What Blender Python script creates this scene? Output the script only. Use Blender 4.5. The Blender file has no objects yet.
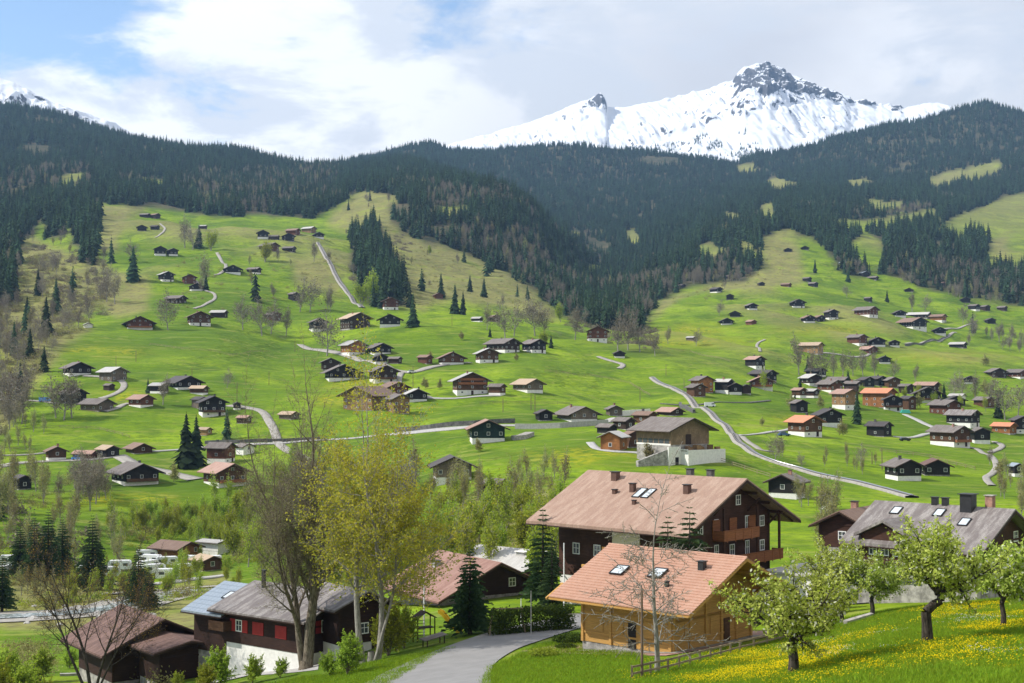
import bpy, bmesh, math, random
import numpy as np
from mathutils import Vector, Matrix
from mathutils.bvhtree import BVHTree
R = math.radians
sc = bpy.context.scene
COL = sc.collection
F = 1422.0                       # focal length in pixels of a 1024 wide frame (50 mm on 36 mm)
PITCH = math.atan(38.5 / F)
CP, SP = math.cos(PITCH), math.sin(PITCH)

# ---------------------------------------------------------------- camera
cd = bpy.data.cameras.new('camera'); cam = bpy.data.objects.new('camera', cd); COL.objects.link(cam)
cd.sensor_width = 36; cd.lens = 50.0; cd.clip_start = 0.5; cd.clip_end = 40000
cam.location = (0, 0, 0); cam.rotation_euler = (math.pi / 2 + PITCH, 0, 0)
sc.camera = cam

def us(px, py):
    """tangent of azimuth and slope (x/y, z/y) of a direction given by picture coordinates"""
    a = (px - 512) / F; c = (341.5 - py) / F
    yy = CP - c * SP
    return a / yy, (SP + c * CP) / yy

def proj(x, y, z):
    d = y * CP + z * SP
    d = np.maximum(d, 1e-3)
    v = -y * SP + z * CP
    return 512 + F * x / d, 341.5 - F * v / d

# ---------------------------------------------------------------- materials
def nt(m):
    m.use_nodes = True; t = m.node_tree; t.nodes.clear(); return t
def N(t, kind, **kw):
    n = t.nodes.new(kind)
    for k, v in kw.items():
        if k in ('operation', 'blend_type', 'data_type', 'attribute_name', 'noise_dimensions', 'bands_direction', 'wave_type', 'feature', 'attribute_type', 'sky_type', 'clamp', 'wave_profile', 'interpolation_type'):
            setattr(n, k, v)
        else: n.inputs[k].default_value = v
    return n
def LK(t, a, b): t.links.new(a, b)
def mixc(t, fac, a, b, mode='MIX'):
    n = t.nodes.new('ShaderNodeMix'); n.data_type = 'RGBA'; n.blend_type = mode
    for i, v in ((0, fac), (6, a), (7, b)):
        if hasattr(v, 'links') or hasattr(v, 'is_linked'): t.links.new(v, n.inputs[i])
        elif i == 0: n.inputs[0].default_value = v
        else: n.inputs[i].default_value = (*v, 1) if len(v) == 3 else v
    return n.outputs[2]
def ramp(t, src, a, b, lo=0.0, hi=1.0):
    n = t.nodes.new('ShaderNodeMapRange'); n.interpolation_type = 'SMOOTHSTEP'
    t.links.new(src, n.inputs[0]); n.inputs[1].default_value = a; n.inputs[2].default_value = b
    n.inputs[3].default_value = lo; n.inputs[4].default_value = hi
    return n.outputs[0]
def mth(t, op, a, b=None):
    n = t.nodes.new('ShaderNodeMath'); n.operation = op
    for i, v in ((0, a), (1, b)):
        if v is None: continue
        if hasattr(v, 'is_linked'): t.links.new(v, n.inputs[i])
        else: n.inputs[i].default_value = v
    return n.outputs[0]
def noise(t, vec, scale, detail=4, rough=0.55, dist=0.0):
    n = t.nodes.new('ShaderNodeTexNoise'); n.inputs['Scale'].default_value = scale
    n.inputs['Detail'].default_value = detail; n.inputs['Roughness'].default_value = rough; n.inputs['Distortion'].default_value = dist
    if vec is not None: t.links.new(vec, n.inputs['Vector'])
    return n.outputs['Fac']
def mapping(t, vec, scale):
    n = t.nodes.new('ShaderNodeMapping'); t.links.new(vec, n.inputs[0]); n.inputs['Scale'].default_value = scale; return n.outputs[0]
def outp(t, sh):
    o = t.nodes.new('ShaderNodeOutputMaterial'); t.links.new(sh, o.inputs['Surface']); return o
def princ(t, col, rough=0.85, spec=0.25, metal=0.0, normal=None):
    p = t.nodes.new('ShaderNodeBsdfPrincipled')
    if hasattr(col, 'is_linked'): t.links.new(col, p.inputs['Base Color'])
    else: p.inputs['Base Color'].default_value = (*col, 1)
    p.inputs['Roughness'].default_value = rough; p.inputs['Specular IOR Level'].default_value = spec; p.inputs['Metallic'].default_value = metal
    if normal is not None: t.links.new(normal, p.inputs['Normal'])
    return p.outputs[0]
def bump(t, h, strength=0.5, dist=0.1):
    b = t.nodes.new('ShaderNodeBump'); b.inputs['Strength'].default_value = strength; b.inputs['Distance'].default_value = dist
    t.links.new(h, b.inputs['Height']); return b.outputs[0]
def scl(c, k): return tuple(min(1, v * k) for v in c)
M = {}
def m_wood(name, c, plank='Z', freq=5.0, rnd=0.35, contrast=0.45):
    """timber boards; plank = axis across which the boards repeat"""
    m = bpy.data.materials.new(name); t = nt(m)
    tc = t.nodes.new('ShaderNodeTexCoord'); oi = t.nodes.new('ShaderNodeObjectInfo')
    w = N(t, 'ShaderNodeTexWave', Scale=freq * 0.1592 * 3.14, Distortion=0.3, Detail=1.0); w.bands_direction = plank; w.wave_profile = 'SAW'
    LK(t, tc.outputs['Object'], w.inputs['Vector'])
    st = (1, 1, 14) if plank == 'Z' else (14, 14, 1)
    grain = noise(t, mapping(t, tc.outputs['Object'], st), 0.9, 5, 0.65)
    patch = noise(t, tc.outputs['Object'], 0.55, 3, 0.6)
    f = ramp(t, grain, 0.3, 0.75)
    c1 = mixc(t, f, scl(c, 1 - contrast), scl(c, 1 + contrast * 0.8))
    c2 = mixc(t, ramp(t, patch, 0.35, 0.7), c1, scl(c, 0.6), 'MIX') if contrast > 0.3 else c1
    c3 = mixc(t, ramp(t, w.outputs['Fac'], 0.0, 0.12, 0.75, 0.0), c2, scl(c, 0.25))
    rv = mth(t, 'MULTIPLY_ADD', oi.outputs['Random'], rnd); rv.node.inputs[2].default_value = 1 - rnd / 2
    hs = t.nodes.new('ShaderNodeHueSaturation'); LK(t, c3, hs.inputs['Color']); LK(t, rv, hs.inputs['Value'])
    outp(t, princ(t, hs.outputs[0], 0.8, 0.2, 0, bump(t, w.outputs['Fac'], 0.4, 0.02)))
    M[name] = m; return m
def m_roof(name, c, c2, rough=0.75, row=3.0, rnd=0.25, patchy=0.6, metal=0.0):
    m = bpy.data.materials.new(name); t = nt(m)
    tc = t.nodes.new('ShaderNodeTexCoord'); oi = t.nodes.new('ShaderNodeObjectInfo')
    w = N(t, 'ShaderNodeTexWave', Scale=row * 0.5, Distortion=0.0); w.bands_direction = 'X'; w.wave_profile = 'SAW'
    LK(t, tc.outputs['Object'], w.inputs['Vector'])
    wy = N(t, 'ShaderNodeTexWave', Scale=row * 0.6, Distortion=0.4, Detail=1.0); wy.bands_direction = 'Y'
    LK(t, tc.outputs['Object'], wy.inputs['Vector'])
    n1 = noise(t, mapping(t, tc.outputs['Object'], (0.25, 1.2, 0.4)), 1.3, 5, 0.65)   # streaks running down the slope
    n2 = noise(t, tc.outputs['Object'], 6.0, 4, 0.7)
    col = mixc(t, ramp(t, n1, 0.4, 0.66, 0, patchy), c, c2)
    col = mixc(t, ramp(t, n2, 0.35, 0.7, 0, 0.55), col, scl(c, 0.62))
    col = mixc(t, ramp(t, w.outputs['Fac'], 0.0, 0.3, 0.55, 0), col, scl(c, 0.45))
    col = mixc(t, ramp(t, wy.outputs['Fac'], 0.0, 0.3, 0.25, 0), col, scl(c, 0.5))
    rv = mth(t, 'MULTIPLY_ADD', oi.outputs['Random'], rnd); rv.node.inputs[2].default_value = 1 - rnd / 2
    hs = t.nodes.new('ShaderNodeHueSaturation'); LK(t, col, hs.inputs['Color']); LK(t, rv, hs.inputs['Value'])
    outp(t, princ(t, hs.outputs[0], rough, 0.3, metal, bump(t, n2, 0.5, 0.04)))
    M[name] = m; return m
def m_plain(name, c, rough=0.8, spec=0.25, metal=0.0, var=0.25, s=1.5, bmp=0.3):
    m = bpy.data.materials.new(name); t = nt(m)
    tc = t.nodes.new('ShaderNodeTexCoord')
    n1 = noise(t, tc.outputs['Object'], s, 5, 0.65); n2 = noise(t, tc.outputs['Object'], s * 9, 3, 0.6)
    col = mixc(t, ramp(t, n1, 0.3, 0.7), scl(c, 1 - var), scl(c, 1 + var * 0.6))
    col = mixc(t, ramp(t, n2, 0.5, 0.75, 0, var), col, scl(c, 0.55))
    outp(t, princ(t, col, rough, spec, metal, bump(t, n2, bmp, 0.02)))
    M[name] = m; return m
def m_leaf(name, c, c2, transl=0.35, hue=0.04, val=0.35):
    m = bpy.data.materials.new(name); t = nt(m)
    geo = t.nodes.new('ShaderNodeNewGeometry'); oi = t.nodes.new('ShaderNodeObjectInfo')
    col = mixc(t, geo.outputs['Random Per Island'], c, c2)
    h = mth(t, 'MULTIPLY_ADD', oi.outputs['Random'], hue); h.node.inputs[2].default_value = 0.5 - hue / 2
    rv = mth(t, 'MULTIPLY_ADD', oi.outputs['Random'], val); rv.node.inputs[2].default_value = 1 - val / 2
    hs = t.nodes.new('ShaderNodeHueSaturation'); LK(t, col, hs.inputs['Color']); LK(t, rv, hs.inputs['Value']); LK(t, h, hs.inputs['Hue'])
    d = t.nodes.new('ShaderNodeBsdfDiffuse'); LK(t, hs.outputs[0], d.inputs['Color'])
    tr = t.nodes.new('ShaderNodeBsdfTranslucent'); LK(t, hs.outputs[0], tr.inputs['Color'])
    mx = t.nodes.new('ShaderNodeMixShader'); mx.inputs[0].default_value = transl
    LK(t, d.outputs[0], mx.inputs[1]); LK(t, tr.outputs[0], mx.inputs[2]); outp(t, mx.outputs[0])
    M[name] = m; return m

m_wood('wood_dark', (0.052, 0.031, 0.022)); m_wood('wood_black', (0.026, 0.023, 0.021))
m_wood('wood_brown', (0.115, 0.058, 0.03)); m_wood('wood_red', (0.15, 0.06, 0.034))
m_wood('wood_tan', (0.33, 0.20, 0.095), 'Y', 3.0); m_wood('wood_orange', (0.36, 0.155, 0.055))
m_wood('wood_grey', (0.19, 0.15, 0.115), 'Y', 3.5, 0.35, 0.6); m_wood('wood_honey', (0.48, 0.27, 0.08), 'Z', 4.5, 0.1, 0.2)
m_wood('wood_mahogany', (0.078, 0.036, 0.024), 'Z', 4.5, 0.1, 0.4); m_wood('wood_balcony', (0.27, 0.105, 0.045), 'Z', 5.5, 0.1, 0.3)
m_wood('wood_deep', (0.048, 0.024, 0.018), 'Z', 4.5, 0.1, 0.4); m_wood('wood_green', (0.018, 0.036, 0.032)); m_wood('wood_rail', (0.30, 0.235, 0.15), 'Z', 3, 0.2, 0.4)
m_wood('wood_barn', (0.27, 0.185, 0.115), 'Y', 4.0, 0.1, 0.65)
m_roof('roof_grey', (0.15, 0.125, 0.11), (0.30, 0.27, 0.25)); m_roof('roof_dark', (0.07, 0.06, 0.058), (0.14, 0.125, 0.12))
m_roof('roof_brown', (0.21, 0.135, 0.10), (0.32, 0.22, 0.17)); m_roof('roof_pink', (0.36, 0.22, 0.17), (0.47, 0.33, 0.265), patchy=0.7)
m_roof('roof_orange', (0.55, 0.215, 0.115), (0.60, 0.30, 0.18)); m_roof('roof_tile', (0.46, 0.255, 0.175), (0.53, 0.33, 0.24), 0.7, 0.01, 0.05, 0.5)
m_roof('roof_light', (0.42, 0.40, 0.37), (0.6, 0.58, 0.54), 0.5); m_roof('roof_tan', (0.42, 0.31, 0.21), (0.5, 0.4, 0.3))
m_roof('roof_weathered', (0.32, 0.205, 0.15), (0.44, 0.315, 0.24), 0.75, 3.2, 0.05, 0.85); m_roof('roof_slate', (0.17, 0.145, 0.135), (0.40, 0.37, 0.34), 0.6, 3.0, 0.05, 0.75)
m_roof('roof_metal', (0.30, 0.35, 0.40), (0.40, 0.45, 0.5), 0.4, 0.8, 0.05, 0.3, 0.2); m_roof('roof_red', (0.26, 0.14, 0.105), (0.40, 0.25, 0.20), 0.7, 3.2, 0.05, 0.8)
m_roof('roof_rust', (0.13, 0.075, 0.06), (0.25, 0.15, 0.12), 0.8, 3.2, 0.05, 0.8)
m_plain('plaster', (0.74, 0.72, 0.67), 0.85, 0.2, 0, 0.12); m_plain('cream', (0.78, 0.70, 0.56), 0.85, 0.2, 0, 0.06)
m_plain('stone', (0.34, 0.32, 0.29), 0.9, 0.2, 0, 0.5, 1.2, 0.8); m_plain('concrete', (0.38, 0.37, 0.35), 0.85, 0.2, 0, 0.2)
m_plain('darkstone', (0.13, 0.125, 0.12), 0.9, 0.2, 0, 0.5, 0.8, 0.8); m_plain('asphalt', (0.22, 0.215, 0.21), 0.85, 0.2, 0, 0.12, 0.5)
m_plain('gravel', (0.32, 0.30, 0.265), 0.95, 0.1, 0, 0.25, 0.8); m_plain('paving', (0.40, 0.25, 0.20), 0.85, 0.2, 0, 0.3, 1.2)
m_plain('track', (0.11, 0.095, 0.085), 0.9, 0.1, 0, 0.3, 1.0); m_plain('steel', (0.45, 0.45, 0.46), 0.4, 0.5, 0.8, 0.1)
m_plain('white_paint', (0.8, 0.8, 0.78), 0.6, 0.3, 0, 0.05); m_plain('dark_metal', (0.035, 0.035, 0.037), 0.45, 0.4, 0.4, 0.2)
m_plain('yellow_plastic', (0.75, 0.5, 0.02), 0.4, 0.4, 0, 0.08); m_plain('red_paint', (0.34, 0.025, 0.022), 0.6, 0.3, 0, 0.15)
m_plain('blue_paint', (0.05, 0.12, 0.28), 0.35, 0.5, 0.1, 0.05); m_plain('blue_sheet', (0.12, 0.33, 0.75), 0.5, 0.3, 0, 0.1)
m_plain('rubber', (0.02, 0.02, 0.02), 0.8, 0.2, 0, 0.1); m_plain('curtain', (0.6, 0.6, 0.58), 0.9, 0.1, 0, 0.1)
m_plain('timber_pole', (0.16, 0.11, 0.08), 0.85, 0.2, 0, 0.3); m_plain('orange_pole', (0.33, 0.13, 0.05), 0.85, 0.2, 0, 0.3)
m_plain('rail_rust', (0.14, 0.08, 0.06), 0.6, 0.3, 0.5, 0.2); m_plain('brick', (0.35, 0.2, 0.15), 0.9, 0.2, 0, 0.35, 2.0)
m_plain('boulder', (0.42, 0.40, 0.37), 0.9, 0.2, 0, 0.3); m_plain('turquoise', (0.08, 0.5, 0.4), 0.5, 0.3, 0, 0.1)
m_plain('car_white', (0.75, 0.75, 0.75), 0.3, 0.5, 0.0, 0.03)
g_ = bpy.data.materials.new('glass'); t = nt(g_)
tc = t.nodes.new('ShaderNodeTexCoord'); nn = noise(t, tc.outputs['Object'], 0.9, 2)
outp(t, princ(t, mixc(t, nn, (0.03, 0.035, 0.04), (0.09, 0.10, 0.11)), 0.08, 0.7)); M['glass'] = g_
g_ = bpy.data.materials.new('skylight_glass'); t = nt(g_)
outp(t, princ(t, (0.5, 0.55, 0.58), 0.1, 0.8)); M['sky_glass'] = g_
def m_bark(name, c, c2):
    m = bpy.data.materials.new(name); t = nt(m); tc = t.nodes.new('ShaderNodeTexCoord')
    n1 = noise(t, mapping(t, tc.outputs['Object'], (6, 6, 1.2)), 1.5, 5, 0.7)
    outp(t, princ(t, mixc(t, ramp(t, n1, 0.35, 0.65), c, c2), 0.95, 0.1, 0, bump(t, n1, 0.8, 0.05))); M[name] = m
m_bark('bark', (0.075, 0.058, 0.042), (0.24, 0.20, 0.15)); m_bark('bark_grey', (0.16, 0.145, 0.125), (0.33, 0.31, 0.27)); m_bark('bark_dark', (0.022, 0.018, 0.014), (0.09, 0.075, 0.06))
m_leaf('spruce_far', (0.024, 0.046, 0.024), (0.045, 0.072, 0.034), 0.15, 0.05, 0.8)
m_leaf('spruce_needles', (0.028, 0.055, 0.024), (0.07, 0.11, 0.04), 0.2, 0.03, 0.3)
m_leaf('twig_grey', (0.14, 0.12, 0.085), (0.26, 0.225, 0.16), 0.2, 0.04, 0.5)
m_leaf('twig_bud', (0.20, 0.19, 0.07), (0.36, 0.35, 0.13), 0.3, 0.06, 0.4)
m_leaf('leaf_lime', (0.22, 0.29, 0.025), (0.38, 0.44, 0.06), 0.45, 0.05, 0.4)
m_leaf('leaf_yellow', (0.33, 0.33, 0.03), (0.56, 0.52, 0.07), 0.45, 0.02, 0.15)
m_leaf('leaf_apple', (0.28, 0.36, 0.035), (0.54, 0.60, 0.15), 0.4, 0.02, 0.15)
m_leaf('leaf_gold', (0.38, 0.24, 0.02), (0.55, 0.38, 0.05), 0.4, 0.02, 0.2)
m_leaf('blossom', (0.62, 0.62, 0.5), (0.75, 0.74, 0.66), 0.4, 0.0, 0.1)
m_leaf('hedge_leaf', (0.035, 0.065, 0.012), (0.085, 0.12, 0.022), 0.25, 0.02, 0.2)
m_leaf('grass_blade', (0.13, 0.23, 0.015), (0.28, 0.40, 0.03), 0.4, 0.03, 0.3)
m_leaf('dandelion_petal', (0.80, 0.62, 0.01), (0.85, 0.7, 0.02), 0.3, 0.0, 0.1)
m_leaf('daisy_petal', (0.7, 0.68, 0.66), (0.75, 0.74, 0.72), 0.3, 0.0, 0.1)

# ---------------------------------------------------------------- object helpers
def tag(o, label=None, cat=None, group=None, kind=None):
    if label: o['label'] = label
    if cat: o['category'] = cat
    if group: o['group'] = group
    if kind: o['kind'] = kind
    return o
def empty(name, loc, rz=0.0):
    o = bpy.data.objects.new(name, None); COL.objects.link(o); o.location = loc; o.rotation_euler = (0, 0, rz)
    o.empty_display_size = 0.5; return o
class MB:
    def __init__(s): s.v = []; s.f = []; s.m = []
    def add(s, vs, fs, mi=0):
        b = len(s.v); s.v += [tuple(v) for v in vs]; s.f += [tuple(b + i for i in f) for f in fs]; s.m += [mi] * len(fs); return s
    def box(s, x0, x1, y0, y1, z0, z1, mi=0):
        vs = [(x0, y0, z0), (x1, y0, z0), (x1, y1, z0), (x0, y1, z0), (x0, y0, z1), (x1, y0, z1), (x1, y1, z1), (x0, y1, z1)]
        return s.add(vs, [(0, 3, 2, 1), (4, 5, 6, 7), (0, 1, 5, 4), (1, 2, 6, 5), (2, 3, 7, 6), (3, 0, 4, 7)], mi)
    def prism(s, poly, y0, y1, mi=0):            # polygon in x,z extruded along y
        n = len(poly); vs = [(x, y0, z) for x, z in poly] + [(x, y1, z) for x, z in poly]
        fs = [tuple(range(n)), tuple(range(2 * n - 1, n - 1, -1))] + [(i, i + n, (i + 1) % n + n, (i + 1) % n) for i in range(n)]
        return s.add(vs, fs, mi)
    def bar(s, p, q, w, h=None, mi=0):           # square bar from p to q
        p, q = Vector(p), Vector(q); h = h or w; d = (q - p).normalized()
        a = d.cross(Vector((0, 0, 1)));  a = a.normalized() if a.length > 1e-3 else Vector((1, 0, 0)); b = a.cross(d)
        vs = [c + a * i * w / 2 + b * j * h / 2 for c in (p, q) for i, j in ((-1, -1), (1, -1), (1, 1), (-1, 1))]
        return s.add(vs, [(0, 1, 2, 3), (7, 6, 5, 4), (0, 4, 5, 1), (1, 5, 6, 2), (2, 6, 7, 3), (3, 7, 4, 0)], mi)
    def tube(s, p, q, r0, r1, n=6, mi=0, cap=False):
        p, q = Vector(p), Vector(q); d = (q - p)
        if d.length < 1e-6: return s
        d.normalize(); a = d.orthogonal().normalized(); b = d.cross(a)
        vs = []
        for c, r in ((p, r0), (q, r1)):
            for i in range(n):
                an = 2 * math.pi * i / n; vs.append(c + (a * math.cos(an) + b * math.sin(an)) * r)
        fs = [(i, (i + 1) % n, (i + 1) % n + n, i + n) for i in range(n)]
        if cap: fs += [tuple(range(n - 1, -1, -1)), tuple(range(n, 2 * n))]
        return s.add(vs, fs, mi)
    def mesh(s, name, mats, smooth=False):
        me = bpy.data.meshes.new(name); me.from_pydata(s.v, [], s.f)
        for m in mats: me.materials.append(m)
        if len(mats) > 1: me.polygons.foreach_set('material_index', s.m)
        if smooth: me.polygons.foreach_set('use_smooth', [True] * len(s.f))
        me.update(); return me
    def build(s, name, mats, parent=None, loc=None, smooth=False):
        if not isinstance(mats, (list, tuple)): mats = [mats]
        return link(name, s.mesh(name, mats, smooth), parent, loc)
def link(name, me, parent=None, loc=None, rz=None):
    o = bpy.data.objects.new(name, me); COL.objects.link(o)
    if parent: o.parent = parent
    if loc is not None: o.location = loc
    if rz is not None: o.rotation_euler = (0, 0, rz)
    return o
def np_mesh(name, V, Fq, mats, mi=None, smooth=False):
    """V (n,3), Fq (m,k) all faces with k corners"""
    me = bpy.data.meshes.new(name); V = np.asarray(V, np.float32); Fq = np.asarray(Fq, np.int32)
    k = Fq.shape[1]; me.vertices.add(len(V)); me.vertices.foreach_set('co', V.ravel())
    me.loops.add(Fq.size); me.loops.foreach_set('vertex_index', Fq.ravel())
    me.polygons.add(len(Fq)); me.polygons.foreach_set('loop_start', np.arange(0, Fq.size, k, dtype=np.int32))
    me.polygons.foreach_set('loop_total', np.full(len(Fq), k, np.int32))
    for m in mats: me.materials.append(m)
    if mi is not None: me.polygons.foreach_set('material_index', np.asarray(mi, np.int32))
    if smooth: me.polygons.foreach_set('use_smooth', np.ones(len(Fq), bool))
    me.update(calc_edges=True); me.validate(); return me

# ---------------------------------------------------------------- numpy noise
def vnoise(x, y, seed=0):
    xi = np.floor(x).astype(np.int64); yi = np.floor(y).astype(np.int64); fx = x - xi; fy = y - yi
    fx = fx * fx * (3 - 2 * fx); fy = fy * fy * (3 - 2 * fy)
    def h(a, b):
        n = (a * 374761393 + b * 668265263 + seed * 974634777) & 0x7fffffff
        n = ((n ^ (n >> 13)) * 1274126177) & 0x7fffffff
        return ((n ^ (n >> 16)) & 0xffff) / 65535.0
    a = h(xi, yi); b = h(xi + 1, yi); c = h(xi, yi + 1); d = h(xi + 1, yi + 1)
    return (a + (b - a) * fx) * (1 - fy) + (c + (d - c) * fx) * fy
def fbm(x, y, oct=4, seed=0, ridged=False):
    s = 0; a = 1; tot = 0
    for i in range(oct):
        n = vnoise(x * 2 ** i + 17.3 * i, y * 2 ** i - 9.1 * i, seed + i) * 2 - 1
        if ridged: n = 1 - 2 * np.abs(n)
        s = s + n * a; tot += a; a *= 0.5
    return s / tot
def pchip_slopes(x, y):                     # y (..., n)
    h = np.diff(x); dl = np.diff(y, axis=-1) / h
    m = np.zeros_like(y); a, b = dl[..., :-1], dl[..., 1:]
    w1 = 2 * h[1:] + h[:-1]; w2 = h[1:] + 2 * h[:-1]
    with np.errstate(divide='ignore', invalid='ignore'):
        hm = (w1 + w2) / (w1 / a + w2 / b)
    m[..., 1:-1] = np.where(a * b > 0, hm, 0); m[..., 0] = dl[..., 0]; m[..., -1] = dl[..., -1]
    return m
def pchip(x, y, q):                         # y (..., n), q (k,) -> (..., k)
    x = np.asarray(x, float); y = np.asarray(y, float); m = pchip_slopes(x, y)
    i = np.clip(np.searchsorted(x, q) - 1, 0, len(x) - 2); h = x[i + 1] - x[i]; t = np.clip((q - x[i]) / h, 0, 1)
    return (y[..., i] * (2 * t**3 - 3 * t**2 + 1) + m[..., i] * h * (t**3 - 2 * t**2 + t) + y[..., i + 1] * (3 * t**2 - 2 * t**3) + m[..., i + 1] * h * (t**3 - t**2))
def inpoly(px, py, poly):
    c = np.zeros(px.shape, bool); n = len(poly); j = n - 1
    for i in range(n):
        xi, yi = poly[i]; xj, yj = poly[j]
        if yi != yj:
            c ^= ((yi > py) != (yj > py)) & (px < (xj - xi) * (py - yi) / (yj - yi) + xi)
        j = i
    return c

# ---------------------------------------------------------------- terrain
PXC = [-400, 0, 100, 200, 300, 400, 500, 600, 700, 800, 900, 1024, 1400]
ROWS = {
 60: [880, 850, 840, 825, 805, 785, 765, 750, 735, 715, 695, 675, 640],
 80: [820, 790, 780, 770, 750, 735, 718, 705, 690, 670, 647, 632, 600],
 100: [780, 760, 752, 742, 722, 702, 685, 675, 668, 652, 628, 612, 580],
 120: [755, 735, 728, 715, 693, 675, 662, 656, 650, 640, 614, 599, 570],
 150: [720, 700, 695, 682, 665, 640, 625, 622, 618, 612, 604, 598, 565],
 180: [690, 668, 668, 655, 640, 612, 600, 596, 594, 590, 587, 584, 560],
 220: [655, 645, 645, 632, 615, 585, 572, 568, 566, 563, 560, 558, 540],
 260: [620, 615, 612, 608, 595, 562, 548, 540, 538, 540, 540, 540, 525],
 300: [590, 590, 590, 588, 575, 540, 522, 512, 510, 515, 518, 520, 512],
 350: [550, 560, 565, 565, 552, 515, 495, 485, 485, 492, 496, 500, 500],
 400: [510, 515, 520, 532, 525, 488, 470, 458, 458, 472, 478, 485, 488],
 450: [480, 485, 484, 490, 490, 465, 448, 438, 441, 453, 463, 470, 475],
 500: [455, 462, 460, 458, 450, 438, 425, 420, 428, 440, 450, 456, 460],
 600: [410, 417, 415, 415, 410, 400, 393, 400, 405, 420, 432, 440, 442],
 700: [370, 375, 374, 379, 385, 375, 370, 385, 390, 402, 413, 420, 425],
 800: [340, 348, 347, 350, 362, 352, 352, 365, 375, 388, 396, 402, 410],
 900: [320, 332, 324, 324, 342, 329, 335, 350, 360, 372, 382, 390, 395],
 1050: [300, 305, 302, 302, 314, 314, 324, 335, 342, 355, 368, 378, 385],
 1200: [280, 280, 277, 276, 288, 300, 313, 325, 328, 337, 350, 362, 370],
 1400: [255, 258, 252, 252, 265, 283, 302, 316, 312, 318, 328, 345, 350],
 1600: [235, 238, 231, 235, 243, 262, 286, 309, 297, 296, 308, 322, 330],
 1800: [218, 222, 213, 222, 230, 238, 262, 300, 281, 273, 286, 300, 310],
 2000: [200, 206, 203, 211, 217, 210, 232, 288, 263, 252, 264, 278, 285],
 2250: [180, 190, 190, 199, 203, 193, 198, 278, 247, 232, 240, 252, 260],
 2700: [140, 160, 168, 180, 186, 180, 196, 262, 235, 214, 218, 226, 235],
 3200: [100, 130, 147, 162, 172, 170, 205, 240, 219, 200, 200, 200, 210],
 3600: [70, 112, 134, 153, 165, 168, 205, 216, 205, 190, 188, 182, 190],
 4200: [80, 122, 142, 160, 172, 166, 182, 188, 188, 176, 166, 155, 160],
 5000: [120, 150, 165, 180, 182, 162, 158, 156, 168, 160, 134, 124, 118],
 5600: [200, 230, 230, 230, 225, 205, 200, 200, 205, 205, 180, 175, 170]}
YK = np.array(sorted(ROWS)); TB = np.array([ROWS[y] for y in YK], float)
fine = {5000: ([350, 380, 410, 430, 450, 520, 560, 600, 640, 680, 710, 735, 760, 790, 800, 840, 880, 910, 950, 985, 1005, 1024, 1400],
               [168, 166, 158, 155, 160, 158, 155, 154, 161, 166, 169, 173, 163, 161, 157, 143, 135, 131, 122, 112, 118, 124, 118]),
        2250: ([350, 380, 400, 430, 460, 490, 510, 530, 550, 575, 600, 630, 700],
               [200, 194, 193, 194, 192, 192, 197, 212, 232, 255, 276, 292, 250])}
NC = 700; pxg = np.linspace(-420, 1440, NC)
zrow = np.zeros((len(YK), NC))
for k, Y in enumerate(YK):
    py = pchip(PXC, TB[k], np.clip(pxg, -400, 1400))
    if Y in fine:
        fx, fy = fine[Y]; m = (pxg > fx[0]) & (pxg < fx[-1]); py2 = np.interp(pxg, fx, fy); py = np.where(m, py2, py)
    _, s = us(pxg, py); zrow[k] = s * Y
# ground close to and behind the camera
YK2 = np.concatenate([[-80, -20, 0, 20, 40], YK]).astype(float)
z60 = zrow[0]
near = np.stack([0 * z60 + 2.0, 0 * z60 - 2.5, 0 * z60 - 4.0, -4.0 + (z60 + 4.0) * 0.30, -4.0 + (z60 + 4.0) * 0.66])
ZR = np.concatenate([near, zrow])
yg = np.concatenate([np.linspace(-80, 40, 16), 40 * 1.0132 ** np.arange(1, 378)]); yg = yg[yg < 5600]
TR = lambda y: np.where(y > 0, np.log(np.maximum(y, 0) / 60 + 1), y / 60)
ZG = pchip(TR(YK2), ZR.T, TR(yg)).T                    # (rows, cols)
UU = us(pxg, 380.0 + 0 * pxg)[0]
XG = UU[None, :] * np.sqrt(np.maximum(yg, 0)[:, None] ** 2 + 55.0 ** 2)
YG = np.repeat(yg[:, None], NC, 1)
# resample the columns close by, where the sheet is wider than the camera's fan
for i, y in enumerate(yg):
    if y < 700:
        q = np.clip(XG[i] / max(y, 25.0), UU[0], UU[-1]); ZG[i] = np.interp(q, UU, ZG[i])
amp = np.interp(yg, [0, 60, 120, 250, 400, 700, 1500, 2500, 5000], [0.15, 0.2, 0.15, 0.6, 3.4, 9.5, 14.0, 18.0, 28.0])[:, None]
wl = 55.0
nz = fbm(XG / 60, YG / 75, 4, 3) * 0.55 + fbm(XG / 150, YG / 200, 3, 11) * 0.9 * (YG > 300)
far = np.clip((YG - 1500) / 1500, 0, 1)
nz = nz * (1 - far) + far * (fbm(XG / 420 + YG / 3000, YG / 900, 5, 5, True) * 0.8 + fbm(XG / 150, YG / 200, 3, 8) * 0.35)
ZG = ZG + nz * amp
PX, PY = proj(XG, YG, ZG)
jx = fbm(XG / np.maximum(YG, 60) * 60, np.log(np.maximum(YG, 20)) * 40, 4, 21) * 6; jy = fbm(XG / np.maximum(YG, 60) * 60 + 90, np.log(np.maximum(YG, 20)) * 40, 4, 33) * 3.5
V = np.stack([XG, YG, ZG], -1).reshape(-1, 3)
nr, nc = ZG.shape
ii, jj = np.meshgrid(np.arange(nr - 1), np.arange(nc - 1), indexing='ij'); b0 = (ii * nc + jj).ravel()
Fq = np.stack([b0, b0 + 1, b0 + nc + 1, b0 + nc], 1)
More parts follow.
